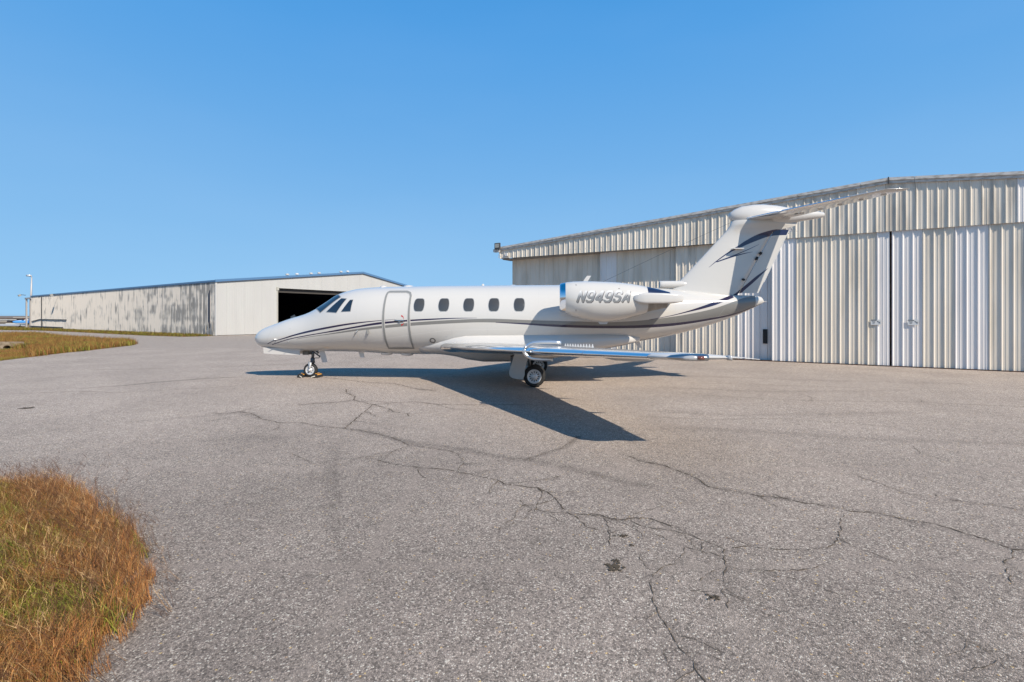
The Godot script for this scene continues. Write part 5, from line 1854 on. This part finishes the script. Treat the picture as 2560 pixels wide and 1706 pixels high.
func make_main_gear(J: Node3D, sgn: float) -> void:
	var G := group_node("main_gear", J)
	for q in [1.62, 1.30]:
		make_wheel(G, Vector3(6.63, 0.272, q * sgn), 0.272, 0.17, 1.0 if q * sgn > 1.46 * sgn else -1.0, 12)
	var s := Shape.new(true)
	s.tube([Vector3(6.35, 1.0, 1.46 * sgn), Vector3(6.30, 0.62, 1.46 * sgn), Vector3(6.27, 0.42, 1.46 * sgn)], 0.055, 12)
	s.tube([Vector3(6.27, 0.42, 1.46 * sgn), Vector3(6.63, 0.272, 1.46 * sgn)], 0.045, 10)
	s.tube([Vector3(6.63, 0.272, 1.25 * sgn), Vector3(6.63, 0.272, 1.67 * sgn)], 0.035, 10)
	s.tube([Vector3(6.46, 0.95, 1.46 * sgn), Vector3(6.52, 0.36, 1.46 * sgn)], 0.035, 10)
	s.tube([Vector3(6.32, 0.9, 1.46 * sgn), Vector3(6.0, 0.72, 1.1 * sgn)], 0.025, 8)
	obj("strut", s, M.strut, G)
	var d := Shape.new()
	var tilt := Vector3(0, 1, 0.10 * sgn).normalized()
	d.prism(v2([6.17, 0.90, 6.50, 0.90, 6.475, 0.71, 6.40, 0.455, 6.40, 0.34, 6.385, 0.27, 6.345, 0.205, 6.20, 0.215, 6.08, 0.245, 6.03, 0.29, 6.01, 0.35, 6.02, 0.43]), Vector3(0, 0, 1.72 * sgn), Vector3.RIGHT, tilt, Vector3(0, 0, 0.02 * sgn))
	obj("gear_door", d, M.white, G)
	var br := Shape.new()
	br.box(Vector3(6.05, 0.60, 1.45 * sgn), Vector3(0.05, 0.25, 0.12))
	obj("brake_line", br, M.strut, G)


func make_nose_gear(J: Node3D) -> void:
	var G := group_node("nose_gear", J)
	make_wheel(G, Vector3(0.02, 0.205, 0.0), 0.205, 0.13, 1.0, 6)
	var s := Shape.new(true)
	s.tube([Vector3(0.10, 0.85, 0), Vector3(0.075, 0.52, 0)], 0.04, 12)
	s.tube([Vector3(0.08, 0.56, 0), Vector3(0.07, 0.42, 0)], 0.06, 12)
	s.tube([Vector3(0.10, 0.74, 0), Vector3(0.30, 0.60, 0.0)], 0.022, 8)
	s.tube([Vector3(0.30, 0.60, 0.0), Vector3(0.27, 0.56, 0.0), Vector3(0.10, 0.555, 0.0)], 0.012, 8)
	s.tube([Vector3(0.16, 0.78, 0.0), Vector3(0.26, 0.70, 0.0)], 0.03, 8)
	s.tube([Vector3(0.07, 0.43, -0.09), Vector3(0.07, 0.43, 0.09)], 0.04, 10)
	s.tube([Vector3(-0.02, 0.80, 0.06), Vector3(0.06, 0.70, 0.05)], 0.02, 8)
	obj("strut", s, M.strut, G)
	var f := Shape.new(true)
	for z in [0.088, -0.088]:
		f.rings([PackedVector3Array([Vector3(-0.02, 0.45, z - 0.012), Vector3(0.085, 0.45, z - 0.012), Vector3(0.085, 0.45, z + 0.012), Vector3(-0.02, 0.45, z + 0.012)]), PackedVector3Array([Vector3(0.0, 0.30, z - 0.012), Vector3(0.06, 0.30, z - 0.012), Vector3(0.06, 0.30, z + 0.012), Vector3(0.0, 0.30, z + 0.012)]), PackedVector3Array([Vector3(0.005, 0.20, z - 0.012), Vector3(0.04, 0.20, z - 0.012), Vector3(0.04, 0.20, z + 0.012), Vector3(0.005, 0.20, z + 0.012)])])
	f.tube([Vector3(0.02, 0.205, -0.11), Vector3(0.02, 0.205, 0.11)], 0.03, 12)
	f.soft(false)
	obj("fork", f, M.alu, G)
	for z in [0.24, -0.26]:
		var d := Shape.new()
		d.prism(v2([-1.283, 0.87, -1.27, 0.70, -0.992, 0.678, -0.178, 0.655, -0.178, 0.83]), Vector3(0, 0, z), Vector3.RIGHT, Vector3.UP, Vector3(0, 0, 0.02))
		obj("gear_door", d, M.white, G)
	var d2 := Shape.new()
	d2.box(Vector3(-0.08, 0.71, 0.0), Vector3(0.17, 0.11, 0.25))
	obj("landing_light", d2, mat(Color(0.14, 0.125, 0.10), 0.6), G)
	var d3 := Shape.new()
	d3.prism(v2([0.30, 0.79, 0.46, 0.79, 0.545, 0.45, 0.42, 0.44]), Vector3(0, 0, 0.11), Vector3.RIGHT, Vector3.UP, Vector3(0.04, 0, 0.015))
	obj("rear_door", d3, M.white, G)


func chocks() -> void:
	var k := 0
	for a in [[-0.21, -1.0], [0.25, 1.0]]:
		var p := Vector3(-5.906, 0, -14.97) + Basis(Vector3.UP, -0.0873) * Vector3(a[0], 0, 0.02)
		var c := thing("wheel_chock", ["black chock in front of the jet's nose wheel", "black chock with a yellow band behind the jet's nose wheel"][k], "wheel chock", p, -0.0873, "chocks at the nose wheel")
		k += 1
		var b := Shape.new()
		b.prism(PackedVector2Array([Vector2(-0.085, 0.006), Vector2(0.085, 0.006), Vector2(0.06, 0.07), Vector2(0.015, 0.11), Vector2(-0.03, 0.11), Vector2(-0.07, 0.07)]), Vector3(0, 0, -0.17), Vector3.RIGHT, Vector3.UP, Vector3(0, 0, 0.36))
		obj("block", b, M.rubber, c)
		var y := Shape.new()
		y.prism(PackedVector2Array([Vector2(-0.02, 0.112), Vector2(0.062, 0.073), Vector2(0.066, 0.079), Vector2(-0.018, 0.119)]), Vector3(0, 0, -0.12 if a[1] > 0 else 0.0), Vector3.RIGHT, Vector3.UP, Vector3(0, 0, 0.26 if a[1] > 0 else 0.08))
		obj("reflective_band", y, M.yellow, c)
		var r := Shape.new()
		r.tube([Vector3(0, 0.05, 0.19), Vector3(-0.06 * a[1], 0.03, 0.23), Vector3(-0.09 * a[1], 0.018, 0.24)], 0.013, 6)
		obj("rope", r, M.rope, c)


# ------------------------------------------------------------------ far left
func far_things() -> void:
	var lp := thing("lamp_post", "tall grey lamp post on a concrete footing beside the blue-roofed hangar's far corner", "lamp post", Vector3(-81.6, 0, -86.8))
	var c := Shape.new()
	c.lathe([Vector2(0.0, 0.62), Vector2(0.38, 0.60), Vector2(0.42, 0.0)], Vector3.ZERO, Basis(), 16)
	obj("footing", c, M.concrete, lp)
	c = Shape.new(true)
	c.tube([Vector3(0, 0.6, 0), Vector3(0.02, 5.0, 0), Vector3(0.12, 8.6, 0)], 0.22, 12, 0.09)
	obj("pole", c, M.pole, lp)
	c = Shape.new(true)
	c.tube([Vector3(0.12, 8.6, 0), Vector3(0.05, 8.85, 0), Vector3(-0.35, 8.9, 0)], 0.06, 8)
	obj("arm", c, M.pole, lp)
	c = Shape.new(true)
	c.rings([PackedVector3Array([Vector3(0.05, 8.82, -0.1), Vector3(0.05, 8.98, -0.1), Vector3(0.05, 8.98, 0.1), Vector3(0.05, 8.82, 0.1)]), PackedVector3Array([Vector3(-0.3, 8.72, -0.2), Vector3(-0.3, 9.06, -0.2), Vector3(-0.3, 9.06, 0.2), Vector3(-0.3, 8.72, 0.2)]), PackedVector3Array([Vector3(-0.7, 8.78, -0.16), Vector3(-0.7, 9.0, -0.16), Vector3(-0.7, 9.0, 0.16), Vector3(-0.7, 8.78, 0.16)])])
	obj("lamp_head", c, M.alu, lp)
	# small blue plane, half hidden by the hangar corner
	var P := thing("small_plane", "small light blue propeller plane with a white top, behind the lamp post", "plane", Vector3(-86.3, 0, -90.0), 0.12)
	var b := Shape.new(true)
	var rs := []
	for q in [[-1.4, 1.02, 0.06], [-1.2, 0.98, 0.22], [-0.7, 0.95, 0.36], [0.2, 0.95, 0.45], [1.2, 1.0, 0.55], [2.2, 1.05, 0.55], [3.4, 1.1, 0.36], [5.6, 1.2, 0.1]]:
		var ring := PackedVector3Array()
		for k in 20:
			var a := TAU * k / 20
			ring.append(Vector3(q[0], q[1] + q[2] * cos(a) * 0.9, q[2] * sin(a)))
		rs.append(ring)
	b.rings(rs)
	obj("fuselage", b, M.sky_blue, P)
	b = Shape.new(true)
	rs = []
	for q in [[-1.15, 1.10, 0.10], [-0.6, 1.16, 0.20], [0.4, 1.22, 0.28], [1.0, 1.28, 0.42], [1.8, 1.45, 0.46], [2.8, 1.40, 0.36], [4.5, 1.26, 0.14]]:
		var ring := PackedVector3Array()
		for k in 20:
			var a := TAU * k / 20
			ring.append(Vector3(q[0], q[1] + q[2] * cos(a) * 0.62, q[2] * 1.12 * sin(a)))
		rs.append(ring)
	b.rings(rs)
	obj("upper_cowl", b, M.white_matt, P)
	b = Shape.new()
	b.box(Vector3(1.7, 0.75, 0), Vector3(1.4, 0.12, 9.0))
	obj("wing", b, M.white_matt, P)
	b = Shape.new()
	b.prism(v2([4.9, 1.2, 5.7, 1.2, 5.9, 2.2, 5.4, 2.2]), Vector3(0, 0, -0.04), Vector3.RIGHT, Vector3.UP, Vector3(0, 0, 0.08))
	obj("tail_fin", b, M.white_matt, P)
	b = Shape.new()
	b.box(Vector3(-1.45, 1.0, 0), Vector3(0.05, 1.7, 0.12), Basis(Vector3.RIGHT, 1.2))
	obj("propeller", b, M.dark, P)
	b = Shape.new(true)
	b.lathe([Vector2(0.0, -0.22), Vector2(0.09, -0.12), Vector2(0.12, 0.0)], Vector3(-1.42, 1.0, 0), Basis(Vector3.UP, Vector3.RIGHT, Vector3(0, 0, -1)), 12)
	obj("spinner", b, M.dark, P)
	b = Shape.new()
	b.box(Vector3(0.62, 1.42, 0.1), Vector3(0.22, 0.42, 0.4))
	var oc := obj("intake_cover", b, mat(Color(0.55, 0.16, 0.04), 0.7), P)
	oc.set_meta("label", "orange cover on the cowl")
	for q in [[-0.2, 0.0], [1.9, 1.2], [1.9, -1.2]]:
		b = Shape.new(true)
		b.lathe([Vector2(0.09, -0.07), Vector2(0.19, -0.06), Vector2(0.2, 0.0), Vector2(0.19, 0.06), Vector2(0.09, 0.07)], Vector3(q[0], 0.2, q[1]), Basis(Vector3.RIGHT, Vector3(0, 0, 1), Vector3.UP), 16)
		b.tube([Vector3(q[0], 0.2, q[1]), Vector3(q[0] + 0.05, 0.7, q[1])], 0.04, 6)
		obj("wheel", b, M.dark, P)
	# low building across the field
	var B := thing("low_terminal_building", "long low brown roofed building far across the field at the left edge", "building", Vector3(-300, fall(300), -300))
	var w := Shape.new()
	w.box(Vector3(10, 1.0, -6), Vector3(60, 2.0, 12))
	obj("wall", w, M.tan_wall, B)
	w = Shape.new()
	w.prism(PackedVector2Array([Vector2(0, 1.9), Vector2(0, 2.2), Vector2(6.6, 3.55), Vector2(13.2, 2.2), Vector2(13.2, 1.9)]), Vector3(-20.5, 0, 0.6), Vector3(0, 0, -1), Vector3.UP, Vector3(61, 0, 0))
	obj("roof", w, M.brown_roof, B)
	for q in [[-4.5, 6.6], [12.0, 16.0], [30.0, 8.0]]:
		w = Shape.new()
		w.box(Vector3(q[0], 1.0, 0.05), Vector3(q[1], 2.0, 0.2))
		obj("doorway", w, mat(Color(0.03, 0.03, 0.04), 0.7), B)
	w = Shape.new()
	w.box(Vector3(2.2, 1.35, 0.2), Vector3(15.0, 0.45, 0.12))
	obj("white_panel", w, M.white_matt, B)
	w = Shape.new()
	w.box(Vector3(13.0, 2.75, 0.3), Vector3(10.5, 0.35, 0.1))
	obj("sign_board", w, mat(Color(0.45, 0.42, 0.37), 0.7), B)
	w = Shape.new()
	w.box(Vector3(-6.9, 0.9, 0.4), Vector3(0.5, 1.8, 0.4))
	obj("post", w, M.white_matt, B)


func culvert() -> void:
	var C := thing("concrete_culvert", "tan concrete culvert headwall with an arched opening in the grass island", "culvert", Vector3(-28.06, 0, -28.6), 0.10)
	var s := Shape.new()
	var pl := PackedVector2Array([Vector2(-2.2, 0.0), Vector2(-0.38, 0.0)])
	for k in 11:
		var a := PI - PI * k / 10.0
		pl.append(Vector2(-0.14 + 0.24 * cos(a), 0.0 + 0.19 * sin(a)))
	pl.append_array(PackedVector2Array([Vector2(0.45, 0.0), Vector2(0.45, 0.38), Vector2(-2.2, 0.38)]))
	s.prism(pl, Vector3(0, 0, -0.35), Vector3.RIGHT, Vector3.UP, Vector3(0, 0, 0.35))
	s.prism(PackedVector2Array([Vector2(0.0, 0.0), Vector2(0.75, 0.0), Vector2(0.75, 0.06), Vector2(0.0, 0.36)]), Vector3(0.452, 0, 0.0), Vector3(0.8, 0, 0.55), Vector3.UP, Vector3(0.1, 0, -0.16))
	obj("headwall", s, M.concrete, C)
	s = Shape.new()
	s.box(Vector3(-0.14, 0.12, -0.5), Vector3(0.7, 0.3, 0.2))
	obj("pipe_opening", s, M.dark, C)


# ------------------------------------------------------------------ grass
func clump(blades: int, radius: float, h0: float, h1: float, lean: float, wid: float, cols: Array, sd: int, heads := false) -> ArrayMesh:
	var r := RandomNumberGenerator.new()
	r.seed = sd
	var v := PackedVector3Array()
	var nn := PackedVector3Array()
	var c := PackedColorArray()
	for i in blades:
		var a := r.randf() * TAU
		var base := Vector3(cos(a), 0, sin(a)) * radius * sqrt(r.randf())
		var h := r.randf_range(h0, h1)
		var la := r.randf() * TAU
		var ld := Vector3(cos(la), 0, sin(la)) * lean * r.randf_range(0.2, 1.0) * h
		var side := Vector3(-sin(la), 0, cos(la)).rotated(Vector3.UP, r.randf_range(-1.2, 1.2)) * wid * r.randf_range(0.5, 1.0)
		var mid := base + Vector3(0, h * 0.55, 0) + ld * 0.35
		var tip := base + Vector3(0, h * (1.0 - 0.25 * lean), 0) + ld
		var col: Color = cols[r.randi() % cols.size()]
		col = col * r.randf_range(0.65, 1.3)
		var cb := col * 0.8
		var n := ((base - side) - (mid + side * 0.75)).cross((base - side) - (base + side)).normalized()
		if heads:
			# a few fine branchlets round the top of each stalk
			for e in 5:
				var o := base.lerp(tip, r.randf_range(0.62, 0.98))
				var ba := r.randf() * TAU
				var bt := o + Vector3(cos(ba) * 0.035, r.randf_range(0.02, 0.055), sin(ba) * 0.035) + ld * 0.08
				var bs := side * 0.8
				var bn := ((o - bs) - bt).cross((o - bs) - (o + bs)).normalized()
				for q in [o - bs, o + bs, bt]:
					v.append(q); nn.append(bn); c.append(col * 0.85)
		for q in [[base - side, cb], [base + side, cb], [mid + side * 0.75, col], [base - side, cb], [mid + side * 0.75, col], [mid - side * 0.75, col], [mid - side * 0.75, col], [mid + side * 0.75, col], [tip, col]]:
			v.append(q[0]); nn.append(n); c.append(q[1])
	var arr := []
	arr.resize(Mesh.ARRAY_MAX)
	arr[Mesh.ARRAY_VERTEX] = v
	arr[Mesh.ARRAY_NORMAL] = nn
	arr[Mesh.ARRAY_COLOR] = c
	var m := ArrayMesh.new()
	m.add_surface_from_arrays(Mesh.PRIMITIVE_TRIANGLES, arr)
	return m


func field(called: String, label: String, mesh: Mesh, at: Array, m: Material) -> void:
	# at: [position, scale, turn, tint, tilt]
	var mm := MultiMesh.new()
	mm.transform_format = MultiMesh.TRANSFORM_3D
	mm.use_colors = true
	mm.mesh = mesh
	mm.instance_count = at.size()
	for i in at.size():
		var q: Array = at[i]
		var b := Basis(Vector3.UP, q[2])
		if q.size() > 4:
			b = Basis(Vector3(q[4].z, 0, -q[4].x).normalized() if q[4].length() > 0.01 else Vector3.RIGHT, -q[4].length()) * b
		mm.set_instance_transform(i, Transform3D(b.scaled(Vector3.ONE * q[1]), q[0]))
		mm.set_instance_color(i, q[3])
	var o := MultiMeshInstance3D.new()
	o.name = numbered(called)
	o.multimesh = mm
	o.material_override = m
	add_child(o)
	tag(o, label, "grass")
	o.set_meta("kind", "stuff")


func inside_dist(p: Vector2, poly: PackedVector2Array) -> float:
	if not Geometry2D.is_point_in_polygon(p, poly):
		return -1.0
	var d := 99.0
	for i in poly.size():
		d = minf(d, p.distance_to(Geometry2D.get_closest_point_to_segment(p, poly[i], poly[(i + 1) % poly.size()])))
	return d


func grasses() -> void:
	var gm := mat(Color(1, 1, 1), 0.75, 0.0, 0.25)
	gm.vertex_color_use_as_albedo = true
	gm.cull_mode = BaseMaterial3D.CULL_DISABLED
	gm.backlight_enabled = true
	gm.backlight = Color(0.25, 0.25, 0.25)
	var rust := [Color(0.34, 0.14, 0.045), Color(0.46, 0.235, 0.085), Color(0.22, 0.085, 0.035), Color(0.58, 0.38, 0.18), Color(0.11, 0.05, 0.03), Color(0.38, 0.18, 0.065)]
	var straw := [Color(0.36, 0.21, 0.07), Color(0.28, 0.14, 0.045), Color(0.20, 0.09, 0.03), Color(0.12, 0.055, 0.022), Color(0.46, 0.31, 0.13)]
	var green := [Color(0.13, 0.15, 0.02), Color(0.20, 0.21, 0.03), Color(0.27, 0.25, 0.055), Color(0.07, 0.085, 0.015), Color(0.26, 0.17, 0.05), Color(0.10, 0.06, 0.025)]
	var stalk := [Color(0.20, 0.10, 0.05), Color(0.12, 0.06, 0.035), Color(0.16, 0.08, 0.04), Color(0.10, 0.055, 0.035), Color(0.40, 0.25, 0.12)]
	var edge := v2([-5.6, 5.56, -5.41, 5.41, -4.99, 5.31, -4.5, 5.17, -4.11, 4.94, -3.67, 4.55, -3.22, 4.25, -2.92, 4.01, -2.7, 3.8, -2.56, 3.54, -2.37, 3.39, -2.29, 3.28, -2.16, 3.03, -2.07, 2.88, -2.07, 2.76, -2.04, 2.65, -1.97, 2.5, -1.9, 2.3, -1.85, 2.0, -1.85, 1.0, -9.0, 1.0, -9.0, 6.15])
	var n := FastNoiseLite.new()
	n.seed = 4
	n.frequency = 0.9
	var A := []
	var G := []
	var S := []
	var T := []
	var r := RandomNumberGenerator.new()
	r.seed = 9
	for i in 30000:
		var p := Vector2(r.randf_range(-9.0, -1.8), r.randf_range(1.2, 6.1))
		if p.x < -p.y * 1.5 - 1.6:
			continue
		var d := inside_dist(p, edge)
		if d < 0.0:
			# a thin fringe strays onto the asphalt
			if r.randf() < 0.10 and p.y < 5.3:
				var near := 9.0
				for e in edge.size() - 3:
					near = minf(near, p.distance_to(Geometry2D.get_closest_point_to_segment(p, edge[e], edge[e + 1])))
				if near < 0.22 and r.randf() < 1.0 - near / 0.22:
					T.append([Vector3(p.x, 0.004, -p.y), r.randf_range(0.35, 0.9), r.randf() * TAU, Color(1, 1, 1), Vector3(0.45, 0, -0.2)])
			continue
		var k := n.get_noise_2d(p.x, p.y)
		var pos := Vector3(p.x, 0.004, -p.y)
		var out := Vector3(0.55, 0, -0.25) * clampf(0.55 - d, 0.0, 0.55)
		var tint := Color.WHITE * r.randf_range(0.85, 1.55)
		tint.a = 1.0
		var rim := r.randf() < (1.0 - smoothstep(0.02, 0.48 + k * 0.5, d)) * 0.9 + clampf(k, 0.0, 0.5) * 0.3
		if d < 0.16 and r.randf() < 0.55 - k:
			continue
		if rim:
			A.append([pos, r.randf_range(0.45, 0.95) * (0.75 if d < 0.1 else 1.0), r.randf() * TAU, tint, out])
		elif r.randf() < 0.60 - k * 1.0:
			G.append([pos, r.randf_range(0.6, 1.1), r.randf() * TAU, tint])
		else:
			S.append([pos, r.randf_range(0.6, 1.1), r.randf() * TAU, tint, out * 0.5])
		if r.randf() < (0.24 if d < 0.3 else 0.09):
			T.append([pos, r.randf_range(0.6, 1.2), r.randf() * TAU, tint, Vector3(0.22, 0, -0.06) + out * 0.4])
	field("rusty_grass", "rust orange dry grass fringing the near verge, lower left", clump(26, 0.06, 0.08, 0.32, 0.9, 0.0021, rust, 1), A, gm)
	field("green_grass", "low green grass inside the near verge, lower left", clump(26, 0.055, 0.06, 0.20, 1.1, 0.0028, green, 2), G, gm)
	field("straw_grass", "brown straw mixed through the near verge, lower left", clump(24, 0.05, 0.09, 0.26, 0.8, 0.0020, straw, 3), S, gm)
	field("grass_stalks", "tall thin dark seed stalks rising over the near verge", clump(6, 0.06, 0.24, 0.48, 0.6, 0.0014, stalk, 5, true), T, gm)
	# island and far strips
	var isl := v2([-66.0, 63.5, -47.55, 51.5, -37.0, 42.58, -26.32, 35.43, -24.61, 33.4, -23.78, 31.91, -22.26, 26.36, -21.78, 24.07, -21.16, 22.5, -20.58, 20.58, -24.0, 19.6, -60.0, 27.0])
	A = []
	G = []
	for i in 26000:
		var dd := r.randf_range(19.6, 52.0)
		var p := Vector2(r.randf_range(-1.04 * dd - 2.0, -20.4), dd)
		if inside_dist(p, isl) < 0.0:
			continue
		var pos := Vector3(p.x, 0.004, -p.y)
		if p.x > -31.0 and p.x < -27.35 and p.y > 27.4 and p.y < 29.1:
			continue
		var tint := Color.WHITE * r.randf_range(0.7, 1.2)
		tint.a = 1.0
		var k := n.get_noise_2d(p.x * 0.25 + 50.0, p.y * 0.25)
		# the grass in front of the culvert is short
		var low := 0.3 if p.x / p.y < -0.94 and p.y < 28.0 else 1.0
		if r.randf() < 0.30 + k * 0.9:
			G.append([pos, r.randf_range(0.8, 1.5) * low, r.randf() * TAU, tint])
		else:
			A.append([pos, r.randf_range(0.5, 1.2) * low, r.randf() * TAU, tint, Vector3(0.1, 0, 0)])
	var mixed := straw.duplicate()
	mixed.append_array(rust.slice(0, 3))
	mixed.append_array(straw)
	mixed.append(Color(0.24, 0.20, 0.06))
	mixed.append(Color(0.20, 0.16, 0.05))
	field("island_straw", "tall dry tan and rust grass on the island left of the jet", clump(18, 0.22, 0.16, 0.50, 0.5, 0.009, mixed, 6), A, gm)
	field("island_green", "greener weeds scattered through the grass island", clump(16, 0.22, 0.10, 0.36, 0.7, 0.011, green, 7), G, gm)
	var strip := v2([-96.0, 72.8, -71.9, 71.9, -63.9, 69.2, -54.87, 63.27, -35.77, 49.76, -29.87, 46.62, -28.83, 47.62, -28.9, 49.4, -79.6, 85.0, -96.0, 96.0])
	G = []
	var F := []
	for i in 22000:
		var dd := r.randf_range(46.6, 96.0)
		var p := Vector2(r.randf_range(-1.04 * dd - 2.0, -28.8), dd)
		if inside_dist(p, strip) < 0.0:
			continue
		var tint := Color.WHITE * r.randf_range(0.7, 1.1)
		tint.a = 1.0
		if r.randf() < 0.6:
			G.append([Vector3(p.x, 0.004, -p.y), r.randf_range(0.6, 1.3), r.randf() * TAU, tint])
		else:
			F.append([Vector3(p.x, 0.004, -p.y), r.randf_range(0.5, 1.0), r.randf() * TAU, tint])
	field("hangar_verge_grass", "green grass strip along the foot of the peeling hangar wall", clump(16, 0.3, 0.08, 0.30, 0.7, 0.016, green, 8), G, gm)
	field("hangar_verge_straw", "tan dead grass mixed into the strip by the peeling hangar wall", clump(16, 0.3, 0.08, 0.30, 0.6, 0.016, straw, 10), F, gm)
	# shrub by the culvert
	var w := thing("weed_bush", "dark green weed bush at the right end of the concrete culvert", "bush", Vector3(-27.0, 0, -28.5))
	var leaves := obj("leaves", clump(260, 0.42, 0.12, 0.50, 0.9, 0.022, [Color(0.07, 0.085, 0.02), Color(0.11, 0.12, 0.03), Color(0.18, 0.13, 0.05)], 12), gm, w)
	leaves.set_meta("kind", "stuff")
